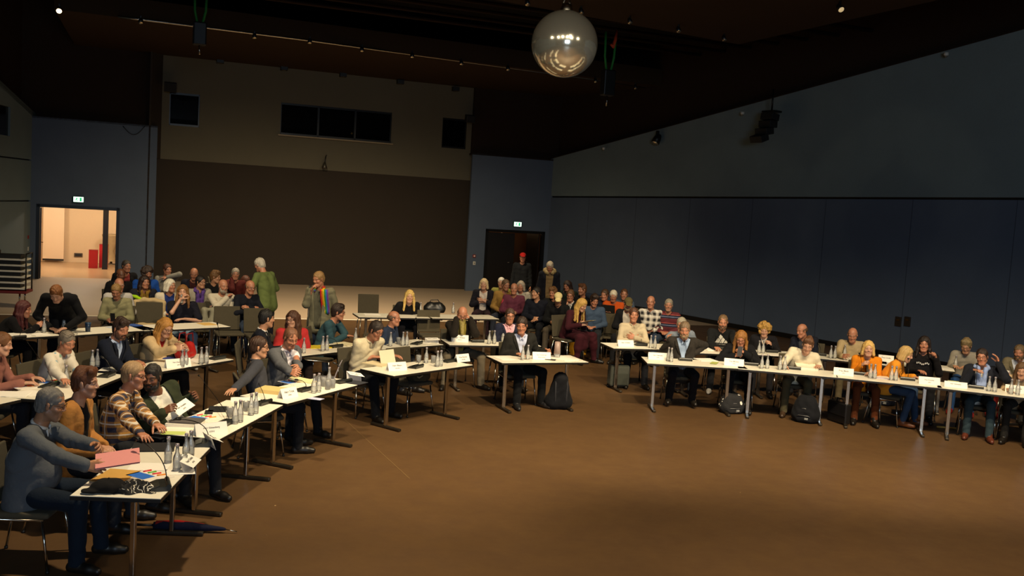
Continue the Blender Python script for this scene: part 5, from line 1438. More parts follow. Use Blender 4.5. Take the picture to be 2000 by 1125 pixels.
person('D15', 507, 517, 152, 'white-haired man in a green jacket standing with his back turned', 'the standing man in the green jacket', 'r', ('short', '#b9b0a0'), ('sweater', '#5f6c3c'), '#1a1d2a', s=1.03, stand=True, lean=6, slump=10, hy=8, hp=24, arms=(((.16, .26, 1.05), 'rest', (.8, -.4, -.4)), ((-.16, .26, 1.05), 'rest', (-.8, -.4, -.4))), legs=(4, 4, .05, -.05), girth=1.06, res=.009)
# speaker at the microphone stand
def rainbow_scarf(info, root):
    N = info['Nk']; cols = ['#c22a2e', '#d87a1c', '#d6b72a', '#3c8a3c', '#2f6fb8', '#6a3a8c']
    m = MB(); ms = []
    for k, c in enumerate(cols):
        ms.append(fabric(c)); m.mi = k; a = -.075 - .022 * k
        pts = []
        for f in np.linspace(0, 1, 9):
            base = N + info['u2'] * (a + .03 * (1 - f)) + info['w2'] * (.015 - .40 * f) + info['v2'] * (.135 - .02 * f + .01 * math.sin(6 * f))
            pts.append(Vector(base))
        m.tube(pts, .0135, 6)
    for k, c in enumerate(cols):
        m.mi = k
        pts = [Vector(N + info['u2'] * (math.sin(t) * (.075 + .004 * k)) + info['v2'] * (-math.cos(t) * (.07 + .004 * k) + .02) + info['w2'] * (.035 - .014 * k)) for t in np.linspace(-2.4, 2.4, 13)]
        m.tube(pts, .012, 6)
    m.build('scarf', ms, root)
person('E1', 622, 545, -96, 'person in a grey-green jacket and rainbow scarf standing at a microphone', 'the person with the rainbow scarf', 'r', ('short', '#8a6a40'), ('open', '#6e6a55', '#5a5848'), '#1c2536', s=1.0, stand=True, lean=0, slump=4, hy=-26, hp=14, arms=(((.08, .24, 1.40), 'hold', (.35, -.1, -1)), ((-.27, .06, .86), 'hang', (-.6, -.8, 0))), legs=(4, 5, .02, .06), res=MID, extra=rainbow_scarf, girth=1.04)
# audience on the right
person('F1', 945, 555, -92, 'blond woman in a dark coat with folded arms at the end of the back row', 'the blond woman in the dark coat', 'p', ('bob', '#cdb488'), ('coat', '#15141c', '#c4bab0'), '#2a1a20', s=1.0, hy=-2, hp=2, arms=('cross', 'crossb'), res=FAR)
person('F2', 988, 557, -100, 'man with glasses in a tan jacket with a beard, leaning to his neighbour', 'the man in the tan jacket', 'r', ('short', '#5a4430'), ('sweater', '#8f6f38'), '#2a2e3a', s=1.04, lean=4, hy=40, hp=6, arms=('lap', 'lap'), res=FAR, glasses=True, beard=('stubble', '#5a4636'))
person('F2b', 979, 552, -95, 'white-haired person hidden behind the man in the tan jacket', 'the hidden white-haired person', 'p', ('short', '#d2cabb'), ('sweater', '#7c7a3c'), '#22242a', s=.98, arms=('lap', 'lap'), res=.014)
person('F3', 1004, 564, -96, 'bald man in a maroon sweater with a pink chest print', 'the man in the maroon sweater', 'r', ('none', '#6a5c4c'), ('sweater', dotted('#5a2236', ['#c0364c', '#5a2236', '#5a2236'], 4, .3)), '#15161b', s=1.0, hy=4, hp=4, arms=('lapin', 'lapin'), res=FAR)
person('F4', 1017, 559, -100, 'grey-haired person in a pale patterned top in the back row', 'the person in the pale patterned top', 'r', ('bob', '#a89a88'), ('sweater', dotted('#a8a094', ['#7c766c', '#bcb6aa'], 24, .3)), '#22242a', s=.95, hy=0, hp=4, arms=('lap', 'lap'), res=FAR)
person('F5', 1047, 572, -104, 'young dark-haired man in a black sweater looking aside', 'the young man in the black sweater', 'a', ('short', '#1c1511'), ('sweater', '#141620'), '#101116', s=1.02, hy=-34, hp=2, arms=('lapin', 'lap'), res=FAR)
person('F6', 1080, 572, -100, 'brown-haired person in dark clothes behind the cream cap', 'the brown-haired person behind the cap', 'r', ('thick', '#6b4a2a'), ('sweater', '#17191a'), '#16171b', s=.98, hy=-20, hp=10, arms=('lap', 'lap'), res=FAR)
person('F7', 1090, 584, -106, 'person in a cream cap and black jacket looking down', 'the person in the cream cap', 'a', ('short', '#3a2a1c'), ('sweater', '#111214'), '#4c4438', s=1.0, lean=8, slump=12, hy=14, hp=26, arms=('lapin', 'lapin'), res=FAR, hat=('cap', '#cfbf8a'))
person('F8', 1074, 521, -84, 'grey-haired man in a fur-collared parka standing by the dark door', 'the man in the fur-collared parka', 'r', ('short', '#b8aa94'), ('coat', '#14151d', '#7a6444'), '#241a1c', s=1.04, stand=True, lean=6, slump=12, hy=-16, hp=30, arms=('side', 'side'), legs=(4, 4, 0, .03), res=.010)
person('F9', 1108, 558, -110, 'long-haired brunette person in dark green by the blue wall', 'the person in dark green', 'r', ('straight', '#2a1a14'), ('sweater', '#15201a'), '#15161a', s=.98, hy=-14, hp=18, arms=('lap', 'lap'), res=FAR)
person('F10', 1114, 577, -106, 'person in a black waistcoat and white collar resting the chin in a hand', 'the person with the white collar', 'r', ('short', '#5a3d24'), ('vneck', '#141416', '#cfcac6'), '#141418', s=.99, lean=10, slump=6, hy=0, hp=12, arms=('chin', 'lap'), res=FAR, glasses=True, collar='#d2cec8')
person('F11', 1137, 566, -112, 'bearded brown-haired man in black looking aside', 'the bearded man by the blue wall', 'r', ('swept', '#5a3820'), ('sweater', '#121214'), '#131318', s=1.02, hy=-30, hp=4, arms=('lap', 'lap'), res=FAR, beard=('stubble', '#4a3020'))
person('F12', 1137, 596, -46, 'woman with long blond hair in a wine-red dress and boots, reading a sheet', 'the woman in the wine-red dress', 'p', ('straight', '#b8924c'), ('sweater', '#38141c'), '#3a141c', '#0d0c0d', s=1.02, lean=16, slump=14, hy=4, hp=24, arms=(('px', 1134, 634, .78, 'hold'), ('px', 1142, 632, .79, 'hold')), legs=(6, 26, -.05, .05), res=.009, skirt=True)
person('F13', 1161, 587, -100, 'dark-haired person in a denim jacket, partly hidden by the long blond hair', 'the person in the denim jacket', 'r', ('thick', '#2a1c14'), ('sweater', '#3c4c62'), '#22242a', s=1.0, hy=26, hp=20, arms=('lap', 'lap'), res=FAR)
person('F14', 1181, 576, -116, 'brown-haired person in a back row seat holding a hand to the ear', 'the person holding an ear', 'r', ('short', '#4a3422'), ('sweater', '#1c2230'), '#17181e', s=.98, hy=-6, hp=8, arms=(((.14, .1, 1.12), 'hold', (1, .1, -.6)), 'lap'), res=FAR)
person('F15', 1198, 578, -112, 'white-haired person in a bright orange sweater reading a folder', 'the person in the bright orange sweater', 'r', ('short', '#d6ccb4'), ('sweater', '#c2521c'), '#2a2a2e', s=1.0, lean=4, slump=8, hy=10, hp=20, arms=('clasp', 'clasp'), girth=1.06, res=FAR)
person('F16', 1219, 575, -116, 'man with short brown hair in a grey-blue shirt at the wall', 'the man in the grey-blue shirt', 'r', ('crop', '#5a3a22'), ('shirt', '#4a5666'), '#1b1d24', s=1.0, hy=22, hp=6, arms=('lap', 'lap'), res=FAR)
person('F17', 1227, 594, -112, 'bearded man in an olive cap and dark jacket', 'the man in the olive cap', 'r', ('short', '#5a4c3c'), ('open', '#16171a', '#b8b0a4'), '#17181c', s=1.0, lean=6, slump=8, hy=22, hp=20, arms=('lapin', 'lapin'), res=.009, hat=('cap', '#5a5032'), beard=('full', '#8a7a60'))
person('F18', 1271, 590, -106, 'tall balding man in a black and white plaid shirt', 'the man in the black and white plaid', 'r', ('fringe', '#4a3424'), ('shirt', plaid('#c8c2b8', '#1c1a1e', '#e4ded2', .12)), '#2c3a52', s=1.05, hy=0, hp=4, arms=('lap', 'lap'), girth=1.06, res=.009)
person('F19', 1306, 596, -110, 'grey-haired man in a striped burgundy sweater', 'the man in the striped sweater', 'r', ('short', '#8d8474'), ('sweater', stripes([(0, '#5a1c24'), (.42, '#1b1d30'), (.58, '#7d86a8'), (.64, '#1b1d30'), (.82, '#9a4038'), (.9, '#5a1c24')], .17)), '#2f3a4c', s=1.0, hy=10, hp=4, arms=('lap', 'lap'), girth=1.08, res=.009, beard=('stubble', '#8d8474'))
person('F20', 1021, 503, -88, 'person in dark clothes and a red cap standing inside the dark door', 'the person in the red cap', 'r', ('short', '#2a1a14'), ('sweater', '#15171a'), '#232c3a', s=1.02, stand=True, lean=0, hy=0, hp=4, arms=('side', 'side'), legs=(5, 5, 0, 0), res=.012, hat=('cap', '#a01c18'))
# ------------------------------------------------------------------ things on the tables
def TA(k): return TABLES[k].rotation_euler.z
def spk(k): return TA(k) + math.pi / 2
def frn(k): return TA(k) - math.pi / 2
def pair(pts, who, lab='clear water bottle'):
    for (x, y) in pts:
        o = bottle(x, y, ('one of two %ss before %s' if len(pts) == 2 else 'one of the %ss before %s' if len(pts) > 2 else '%s before %s') % (lab, who))
        o['group'] = 'water bottles before ' + who
pair([(328, 905), (345, 920), (363, 898), (372, 892)], 'the man in the grey sweater')
pair([(459, 828), (468.5, 825), (490, 811), (499, 808)], 'the man in the charcoal shirt')
pair([(612.6, 768), (622, 766)], 'the man in the grey blazer')
tumbler(356.6, 914, 'empty glass between the bottles on the nearest table')
tumbler(449, 815, 'glass beside the bottles before the man in the charcoal shirt'); tumbler(480, 803, 'glass behind the bottles before the man in the charcoal shirt')
tumbler(632, 755, 'glass nearest the bottles before the man in the grey blazer')
tumbler(640, 761, 'one of two glasses standing by the laptop')['group'] = 'glasses by the laptop'
tumbler(649, 758, 'one of two glasses standing by the laptop')['group'] = 'glasses by the laptop'
bottle(642, 753, 'clear water bottle behind the two glasses by the laptop')
bottle(832, 709, 'clear water bottle alone in the middle of the table with the empty chair')
pair([(853.8, 716.4), (860.6, 715)], 'the empty chair')
tumbler(817, 708, 'upturned glass nearest the beige shirt man\'s microphone'); tumbler(846, 709, 'upturned glass beside the two bottles before the empty chair')
bottle(762.4, 676.4, 'clear water bottle alone before the balding man in denim'); pair([(786.5, 675.6), (794, 675.2)], 'the balding man in denim'); tumbler(778, 672, 'glass before the balding man in denim')
pair([(814.5, 612), (821, 612)], 'the blond woman in the black top'); bottle(884.8, 612, 'clear water bottle behind the long-bearded man\'s shoulder')
pair([(955, 672), (965, 671.5)], 'the man in the pink shirt'); bottle(982, 667.5, 'clear water bottle close to the black blazer man\'s shoulder')
pair([(1020.7, 703), (1030.5, 702.5)], 'the man in the black blazer')
bottle(124.8, 642, 'clear water bottle beside the hand of the man bending over'); bottle(86, 650, 'clear water bottle in the hands of the red-haired woman')
bottle(129, 752, 'clear water bottle before the woman in the floral sweatshirt'); tumbler(119, 748, 'glass before the woman in the floral sweatshirt'); pair([(180, 719), (190, 717)], 'the man in the navy suit')
pair([(355.7, 717), (363, 716)], 'the woman in the beige cardigan'); pair([(392.7, 711.6), (402.7, 710)], 'the red handbag\'s table end', 'clear water bottle')
bottle(593, 690, 'clear water bottle before the woman in the red sweater'); pair([(630, 686), (638, 685)], 'the person in the teal sweater')
bottle(694, 668, 'clear water bottle beside the elbow of the person in the teal sweater')
pair([(1270.4, 680), (1278.6, 681)], 'the man with crossed arms')
pair([(1305, 705.5), (1310.5, 707)], 'the bearded man in the blue shirt'); tumbler(1291, 692, 'glass behind the name card of the bearded man in the blue shirt')
pair([(1487.4, 720), (1498, 720)], 'the woman with the glasses case'); pair([(1522.8, 722.4), (1532, 722.8)], 'the man in the cream sweater')
pair([(1699.5, 738.8), (1707.7, 739.8)], 'the woman in the orange sweater'); pair([(1740.4, 743), (1749, 744)], 'the woman in the mustard cardigan')
pair([(1930.7, 764.4), (1942, 765.6)], 'the man with the blue scarf'); pair([(1974, 770), (1987, 771.5)], 'the person in the beige top')
pair([(1622, 700), (1630, 700.5)], 'the bald man in the beige sweater'); bottle(1649, 698, 'clear water bottle at the writing hand of the bald man in beige')
pair([(1482, 690), (1490, 690)], 'the curly-haired woman'); pair([(1820, 717.8), (1828.4, 718.4)], 'the woman with dark curls'); bottle(1865.6, 720, 'clear water bottle before the man in the pale grey sweater')

M1 = 'black conference microphone before '
mic(312, 952, spk('T1') + .35, M1 + 'the man in the grey sweater', (271, 859), .30, .21)
mic(396, 868, spk('T1') + .2, M1 + 'the man in the tan overshirt', (353, 819), .26)
mic(438, 828, spk('T2'), M1 + 'the man in the plaid shirt', (389, 734), .34)
mic(510, 789, spk('T2') - .2, M1 + 'the man in the charcoal shirt', (484, 705), .32)
mic(591, 763, spk('T3'), M1 + 'the man in the grey blazer', (582, 742), .14)
mic(668, 747, spk('T3') - .2, 'black conference microphone beside the laptop', (656.6, 711), .22)
mic(811.5, 718, spk('T4') + .25, M1 + 'the man in the beige shirt', (810, 704), .12)
mic(876, 706.6, spk('T4'), 'black conference microphone before the empty chair', (866, 680), .2)
mic(813, 672, spk('S5') + .5, M1 + 'the balding man in denim', (813.7, 624), .36)
mic(932, 668, spk('S6'), M1 + 'the bald man with the long beard', (928, 631), .30)
mic(423, 701, spk('S3'), 'black conference microphone at the end of the red handbag\'s table', (425, 634), .42)
mic(95, 755, spk('S2'), M1 + 'the woman in the floral sweatshirt', (54, 669), .36)
mic(207, 735, spk('S2'), M1 + 'the man in the navy suit', (203, 700), .2)
mic(337, 697, spk('S3'), M1 + 'the woman in the beige cardigan', (290, 644), .34, .14)
mic(654, 678, spk('S4'), M1 + 'the person in the teal sweater', (640, 660), .16)
mic(1251, 675, spk('Z1'), M1 + 'the man with crossed arms', (1248, 627), .34)
mic(1338, 704, spk('R1'), M1 + 'the bearded man in the blue shirt', (1338, 668), .26)
mic(1407, 682, spk('Z2'), M1 + 'the man in the black hoodie', (1404, 660), .18)
mic(1467.6, 713, spk('R2'), M1 + 'the woman with the glasses case', (1470, 690), .16)
mic(1550, 721, spk('R2'), M1 + 'the man in the cream sweater', (1551, 661), .42)
mic(1681, 731.6, spk('R3'), M1 + 'the woman in the orange sweater', (1679, 692), .28)
mic(1772, 742, spk('R3'), M1 + 'the woman in the mustard cardigan', (1774, 702), .28)
mic(1905.6, 757.8, spk('R4'), M1 + 'the man with the blue scarf', (1907.8, 713), .32)
mic(1506, 688, spk('Z3'), M1 + 'the curly-haired woman', (1507, 659), .22)
mic(1602, 694, spk('Z4'), M1 + 'the man with receding hair', (1598, 671), .18)
mic(1800, 711, spk('Z5'), M1 + 'the woman with dark curls', (1798, 690), .16)
mic(36, 661, spk('Q1'), 'black conference microphone before the red-haired woman in black', (60, 640), .1, .16)

P1 = 'folded white name card before '
plate(377, 916, frn('T1'), 'Herr Drabe', '(CDU)', P1 + 'the man in the grey sweater', lie=(-.75, 0, TA('T1') + .0))
plate(420, 868, frn('T1') - .2, 'Herr Blum', '(CDU)', P1 + 'the man in the tan overshirt', lie=(-.75, 0, TA('T1') + .55))
plate(411, 848, frn('T2') - .75, 'Herr Güttenberg', '(CDU)', P1 + 'the man in the plaid shirt', w=.29)
plate(562, 776, frn('T3') - .1, 'Herr Trost', '(CDU)', P1 + 'the man in the grey blazer')
plate(695, 741, frn('T3'), 'Herr Bork', '(CDU)', 'white name card lying tilted at the end of the laptop table', lie=(-.95, .2, TA('T3') - .5), w=.2)
plate(774, 723, frn('T4') - .25, 'Herr Bitars', '(parteilos)', P1 + 'the man in the beige shirt', w=.27)
plate(902, 706, frn('T4') - .1, 'Frau Dorsel', '(GRÜNE)', P1 + 'the empty chair')
plate(898, 667, frn('S6') - .2, 'Herr Weber', '(Ratsherr)', P1 + 'the bald man with the long beard', w=.27)
plate(846, 670, frn('S5'), 'Herr Lohse', '', 'white name card lying flat before the balding man in denim', lie=(-1.0, 0, TA('S5') - .3), w=.22)
plate(1057, 701.5, frn('T5') - .2, 'Herr Kuhlenberger', '(Bürgermeister)', P1 + 'the man in the black blazer', w=.27)
plate(347, 717, frn('S3') - .35, 'Herr Diederichs', '(SPD)', P1 + 'the woman in the beige cardigan', w=.31)
plate(796, 612, frn('Q4'), 'Frau Lenz', '', P1 + 'the blond woman in the black top', h=.07)
plate(1221, 676.5, frn('Z1'), 'Herr Winkler', '', P1 + 'the man with crossed arms', w=.28)
plate(1284, 702, frn('R1'), 'Herr Oberstein', '(FDP)', P1 + 'the bearded man in the blue shirt', w=.29)
plate(1433, 714, frn('R2') , 'Frau Michels', '(FDP)', P1 + 'the woman with the glasses case', w=.29)
plate(1647, 732.5, frn('R3'), 'Frau Beck', '(SPD)', P1 + 'the woman in the orange sweater', w=.28)
plate(1814, 750.5, frn('R3') + .1, 'Frau Schüttler', '(SPD)', P1 + 'the woman in the mustard cardigan', w=.29)
plate(1866, 756.5, frn('R4') + .1, 'Herr Schneider', '', 'white name card with reddish print before the man with the blue scarf', w=.30, h=.08)
plate(1984, 767, frn('R4'), 'Frau Althaus', '', 'grey name card with two bottles behind it at the picture edge', w=.28)
plate(1730, 706, frn('Z4'), 'Frau Linde', '', P1 + 'the rear table behind the orange sweater woman', w=.24)
plate(1768, 705, frn('Z5'), 'Frau Keller', '', P1 + 'the woman with dark curls', w=.2)
plate(1962, 735, frn('Z6'), 'Herr Vogt', '', P1 + 'the man in the tweed jacket', w=.18)
# card held up by the bearded man
o = plate(350, 812, 0, 'Herr Gunapalan', '(CDU)', 'white name card held up by the bearded man in the green cardigan', w=.30)
q0, q1 = at(331, 816, .83), at(386, 780, .90); dv = (q1 - q0).normalized(); nv_ = Vector((.55, -.75, .35)); nv_ = (nv_ - dv * nv_.dot(dv)).normalized(); uv = nv_.cross(dv)
o.matrix_world = Matrix(((dv.x, -nv_.x, uv.x, (q0.x + q1.x) / 2), (dv.y, -nv_.y, uv.y, (q0.y + q1.y) / 2), (dv.z, -nv_.z, uv.z, (q0.z + q1.z) / 2 - .04), (0, 0, 0, 1)))

# papers, folders and brochures
def held(name, c, dx, up, w, h, col, label, cat='paper', fold=0.0):
    dx = Vector(dx).normalized(); up = Vector(up); up = (up - dx * up.dot(dx)).normalized(); n = dx.cross(up)
    o = empty(name, c, 0, label, cat)
    o.rotation_euler = Matrix(((dx.x, up.x, n.x), (dx.y, up.y, n.y), (dx.z, up.z, n.z))).to_euler()
    MB().box((0, 0, 0), (w, h, .003), .0008).build('front_sheet', mat(col, .7, 0, .04, 30), o)
    if fold: MB().box((0, .0, -.006), (w * .98, h * .97, .004), .001, Matrix.Rotation(.05, 3, 'X')).build('back_sheets', mat(col, .7, 0, .1, 30), o)
    return o
a1, a2 = at(192, 906, .91), at(244, 884, .94)
held('pink_papers', (a1 + a2) / 2 + Vector((.03, .03, -.005)), (.9, .36, .12), (-.45, .8, .22), .30, .21, '#d98d8a', 'pink stapled papers held by the man in the grey sweater', 'papers', 1)
sheet(226, 930, TA('T1') + 1.45, 'tan envelope under the pink papers on the nearest table', .24, .33, .004, '#c79a4c', name='envelope', cat='envelope')
brochure(293, 930, TA('T1') - .6, 'blue and red brochure beside the nearest microphone')
sheet(300, 875, TA('T1') + .2, 'black folder lying before the man in the tan overshirt', .26, .33, .012, '#17171a', name='document_folder', cat='folder')
sheet(352, 922, TA('T1') + .3, 'white sheet under the nearest name card', .15, .21)
sheet(292, 912, TA('T1') + .1, 'loose white sheet in the middle of the nearest table', .21, .29)
sheet(362, 829, TA('T2') + .25, 'thick white document pile on the plaid shirt man\'s table', .23, .31, .028, '#e2dccf', name='document_pile', cat='documents')
p = sheet(366, 823, TA('T2') + .15, 'dark grey booklet on top of the white document pile', .20, .27, .014, '#4f4a48', z=.7695, name='booklet', cat='booklet')
sheet(338, 846, TA('T2') + .3, 'green-edged leaflet under the white document pile', .12, .2, .002, '#b6c46a', name='leaflet', cat='leaflet')
brochure(398, 817, TA('T2') - .3, 'blue and red brochure behind the plaid shirt man\'s microphone')
sheet(425, 800, TA('T2') - 1.2, 'black tablet lying before the man in the charcoal shirt', .17, .24, .009, '#121214', name='tablet', cat='tablet')
sheet(408, 806, TA('T2') - 1.2, 'black phone beside the tablet of the man in the charcoal shirt', .075, .15, .009, '#0e0e10', name='phone', cat='phone')
sheet(480, 781, TA('T2') + .4, 'white sheets on a dark folder before the man in the charcoal shirt', .22, .3, .006)
sheet(535, 766, TA('T3') + .2, 'pile of cream papers in a tan folder behind the folded name card', .24, .33, .04, '#d3b878', name='document_pile', cat='documents')
brochure(572, 747, TA('T3') - .2, 'blue and pink brochure before the clasped hands of the grey blazer man')
sheet(592, 745, TA('T3') + .3, 'curling yellowish papers before the man in the grey blazer', .21, .29, .010, '#d9cd9c', curl=.035)
sheet(617, 779, TA('T3') + .1, 'pale blue slip hanging over the table edge by the bottles', .10, .15, .002, '#b9bedc', name='paper_slip')
sheet(690, 747, TA('T3'), 'dark folder under the tilted name card by the laptop', .2, .28, .006, '#2a2c33', name='document_folder', cat='folder')
sheet(737, 712, TA('T4') + .2, 'pile of papers before the man in the beige shirt', .26, .33, .018, '#d7c7a0', name='document_pile', cat='documents')
held('open_letter', at(757, 700, .82), (.9, .35, .1), (.1, .5, .85), .20, .24, '#cfc6a8', 'sheet held up by the man in the beige shirt')
sheet(985, 700, TA('T5') + .1, 'white sheet on the end of the single table by the foot', .21, .29)
sheet(1075, 703, TA('T5') + .9, 'black phone beside the name card on the single table', .07, .15, .009, '#0e0e10', name='phone', cat='phone')
sheet(1102, 701, TA('T5') + .3, 'fan of white papers at the end of the single table', .28, .34, .006)
sheet(20, 770, TA('S1') + .5, 'loose white papers on the table at the picture edge', .26, .34, .005); sheet(60, 768, TA('S1') - .2, 'printed white sheet hanging off the table at the picture edge', .21, .28, .002)
brochure(44, 755, TA('S1') - .4, 'blue and red brochure at the elbow of the person in mauve'); brochure(108, 748, TA('S2') - .5, 'blue and red brochure before the woman in the floral sweatshirt')
sheet(222, 722, TA('S2') + .2, 'white sheets before the man in the navy suit', .21, .29, .004); sheet(275, 706, TA('S3') + .2, 'dark tablet in front of the man in the navy suit', .17, .24, .009, '#15161a', name='tablet', cat='tablet')
sheet(388, 705, TA('S3') + .5, 'white sheet beside the red handbag', .21, .29); sheet(338, 701, TA('S3') + .2, 'blue notebook beside the red handbag', .15, .2, .012, '#2f3f8a', name='notebook', cat='notebook')
sheet(35, 655, TA('Q1'), 'thick papers before the red-haired woman in black', .24, .32, .014); sheet(72, 653, TA('Q1') + .2, 'open papers under the hands of the man bending over', .22, .3, .006)
sheet(230, 640, TA('Q2') + .3, 'pale blue papers on the rear table by the dark cup', .21, .29, .004, '#b9c2d2'); sheet(262, 636, TA('Q2') + .1, 'blue booklet on the rear table by the beige coat', .16, .22, .012, '#31519a', name='booklet', cat='booklet')
sheet(404, 633, TA('Q3'), 'tan envelope on the rear table of the woman drinking', .22, .3, .004, '#d2ab62', name='envelope', cat='envelope')
sheet(625, 678, TA('S4') + 1.2, 'bright yellow folder on the table of the woman in red', .24, .36, .012, '#c8b222', name='document_folder', cat='folder')
sheet(675, 673, TA('S4'), 'stack of cream papers before the person in the teal sweater', .22, .3, .016, '#d8cda8', name='document_pile', cat='documents')
sheet(826, 668, TA('S5') + .4, 'white sheets before the balding man in denim', .21, .29); sheet(726, 614, TA('Q4'), 'white papers on the rear table by the dark chair', .3, .24); sheet(950, 617, TA('Q5'), 'dark-edged papers at the end of the rear table', .21, .28, .004, '#cfc8b8')
sheet(1390, 683, TA('Z2'), 'white papers under the hand of the man in the black hoodie', .24, .3, .012)
sheet(1340, 697, TA('R1'), 'white sheets before the bearded man in the blue shirt', .24, .24, .004); sheet(1378, 703, TA('R1') + .3, 'loose white sheets between the two front tables', .3, .26, .006)
sheet(1395, 709, TA('R1') - .4, 'green leaflet on loose sheets between the two front tables', .1, .21, .004, '#a8b05c', z=.747, name='leaflet', cat='leaflet')
sheet(1450, 706, TA('R2'), 'white papers before the woman with the glasses case', .3, .2, .01); sheet(1575, 720, TA('R2') + .1, 'thick bundle of papers before the man in the cream sweater', .3, .26, .03, '#e8dfca', curl=.03, name='document_pile', cat='documents')
sheet(1723, 739, TA('R3'), 'leaflet with purple edge between the bottle pairs', .2, .12, .003, '#cfc4d2', name='leaflet', cat='leaflet'); sheet(1870, 748, TA('R4'), 'green-topped papers behind the name card with reddish print', .26, .2, .012, '#c9cf9c')
sheet(1515, 694, TA('Z3'), 'white papers before the curly-haired woman', .24, .22); sheet(1585, 692, TA('Z4'), 'white papers before the man with receding hair', .3, .2); sheet(1675, 697, TA('Z4'), 'white paper under the pen hand of the bald man', .22, .28)
sheet(1850, 721, TA('Z5'), 'white papers at the end of the rear table with two bottles', .2, .26)
# laptop
p = at(652, 742, .74)
o = empty('laptop', (p.x, p.y, .7405), spk('T3') - math.pi / 2 + .5, 'open silver laptop with its lid turned to the hall', 'laptop')
MB().box((0, .11, .008), (.32, .22, .016), .004).build('keyboard_base', mat('#8a8a90', .4, .5), o)
MB().box((0, -.04, .115), (.32, .008, .22), .003, Matrix.Rotation(.33, 3, 'X')).build('lid', mat('#a7a0aa', .4, .3), o)
MB().ball((0, -.046, .115), .014, 10, (1, .3, 1)).build('lid_badge', mat('#c9c4cc', .3), o)
# cup, tall glass, small objects
p = at(171.5, 648, .74); o = empty('cup', (p.x, p.y, .7405), 0, 'dark blue cup standing on the rear table', 'cup')
MB().lathe([(0, .002), (.032, .002), (.042, .13), (.039, .13), (.030, .008), (0, .008)]).build('body', mat('#1d2f48', .35), o)
MB().lathe([(.0425, .125), (.0435, .135), (.038, .135)]).build('rim', mat('#33506e', .3), o)
A8 = PEOPLE['A8']; p = at(1088, 692, .79)
o = empty('tall_glass', (p.x, p.y, .7405), 0, 'tall frosted glass held by the man in the black blazer', 'glass')
MB().lathe([(0, .06), (.048, .06), (.043, .235), (.040, .235), (.044, .07), (0, .07)], seg=20).build('tumbler', mat('#b99f94', .35, 0, .05, trans=.35), o)
MB().lathe([(0, .0), (.045, .0), (.048, .06), (0, .06)], seg=20).build('foot', GLASS, o)
C4 = PEOPLE['C4']; q = local(C4, C4['H'](.01, .13, -.09))
o = empty('water_bottle', q, .3, 'clear bottle at the mouth of the woman drinking', 'bottle'); o.rotation_euler = (-.75, 0, C4['yaw'])
MB().lathe([(0, -.12), (.026, -.118), (.028, -.02), (.012, .04), (.012, .075), (0, .076)]).build('glass', mat('#cfd3d0', .1, 0, .1, trans=.5), o)
MB().lathe([(.0285, -.09), (.0285, -.04)]).build('label', LABELM, o)

# ------------------------------------------------------------------ bags and coats
NYLON = fabric('#15161a', .2, .3)
def straps(w, d, h, m):
    def f(o):
        for sx in (-1, 1):
            MB().tube([(sx * w * .22, d * .30, h * .95), (sx * w * .26, d * .52, h * .7), (sx * w * .24, d * .50, h * .3), (sx * w * .2, d * .3, h * .08)], .014, 6).build('shoulder_strap', m, o)
        MB().tube([(-.05, d * .1, h * .96), (-.03, d * .1, h * 1.05), (.03, d * .1, h * 1.05), (.05, d * .1, h * .96)], .009, 6).build('carry_handle', m, o)
        MB().tube([(-w * .3, -d * .34, h * .52), (0, -d * .46, h * .56), (w * .3, -d * .34, h * .52)], .006, 6).build('zip', mat('#6a6a6c', .35, .6, name='zip_metal'), o)
        MB().tube([(-w * .26, -d * .50, h * .26), (-w * .2, -d * .53, h * .30), (w * .2, -d * .53, h * .30), (w * .26, -d * .50, h * .26)], .006, 6).build('zip', mat('#6a6a6c', .35, .6, name='zip_metal'), o)
        MB().box((w * .12, -d * .52, h * .19), (.05, .012, .03), .003).build('buckle', mat('#8a8a88', .4), o)
    return ('s', f)
p = at(1090, 798); sack('backpack', (p.x, p.y, 0), 3.3, (.36, .28, .54), NYLON, 'black backpack leaning under the single table', 'backpack', 3, [straps(.34, .28, .52, fabric('#2c2c30'))], lean=.1, taper=.25)
p = at(1572, 824); sack('backpack', (p.x, p.y, 0), -.5, (.36, .30, .40), NYLON, 'black backpack on the floor before the cream sweater man', 'backpack', 5, [straps(.36, .30, .40, NYLON)])
p = at(1428, 806); sack('tote_bag', (p.x, p.y, 0), .2, (.36, .26, .30), dotted('#17171a', ['#d8d2c6', '#8a8680', '#d8d2c6'], 11, .22), 'black and white patterned bag on the floor by the glasses case woman', 'bag', 7, [straps(.36, .26, .3, NYLON)])
p = at(1206, 758); o = empty('wheeled_case', (p.x, p.y, 0), .25, 'dark grey wheeled case standing at the end of the crossed arms man\'s table', 'suitcase')
MB().box((0, 0, .22), (.34, .20, .36), .04, None, 3).build('shell', fabric('#4a4c44', .1, .1), o)
MB().box((0, -.105, .17), (.26, .02, .2), .01).build('front_pocket', fabric('#3e4038', .1, .1), o)
for sx in (-1, 1):
    MB().tube([(sx * .13, .08, .03), (sx * .16, .08, .03)], .03, 10).build('wheel', BLACK, o)
MB().tube([(-.06, .08, .40), (-.06, .08, .60), (.06, .08, .60), (.06, .08, .40)], .009, 6).build('pull_handle', BLACKM, o)
p = at(1637, 826); o = empty('briefcase', (p.x, p.y, 0), -1.2, 'black briefcase standing beside the orange sweater woman\'s table leg', 'briefcase')
MB().box((0, 0, .17), (.40, .10, .30), .02, None, 3).build('body', mat('#100f10', .45), o); MB().tube([(-.07, 0, .32), (-.06, 0, .37), (.06, 0, .37), (.07, 0, .32)], .01, 6).build('handle', BLACK, o); MB().box((0, -.052, .22), (.39, .012, .18), .004).build('flap', mat('#161517', .4), o)
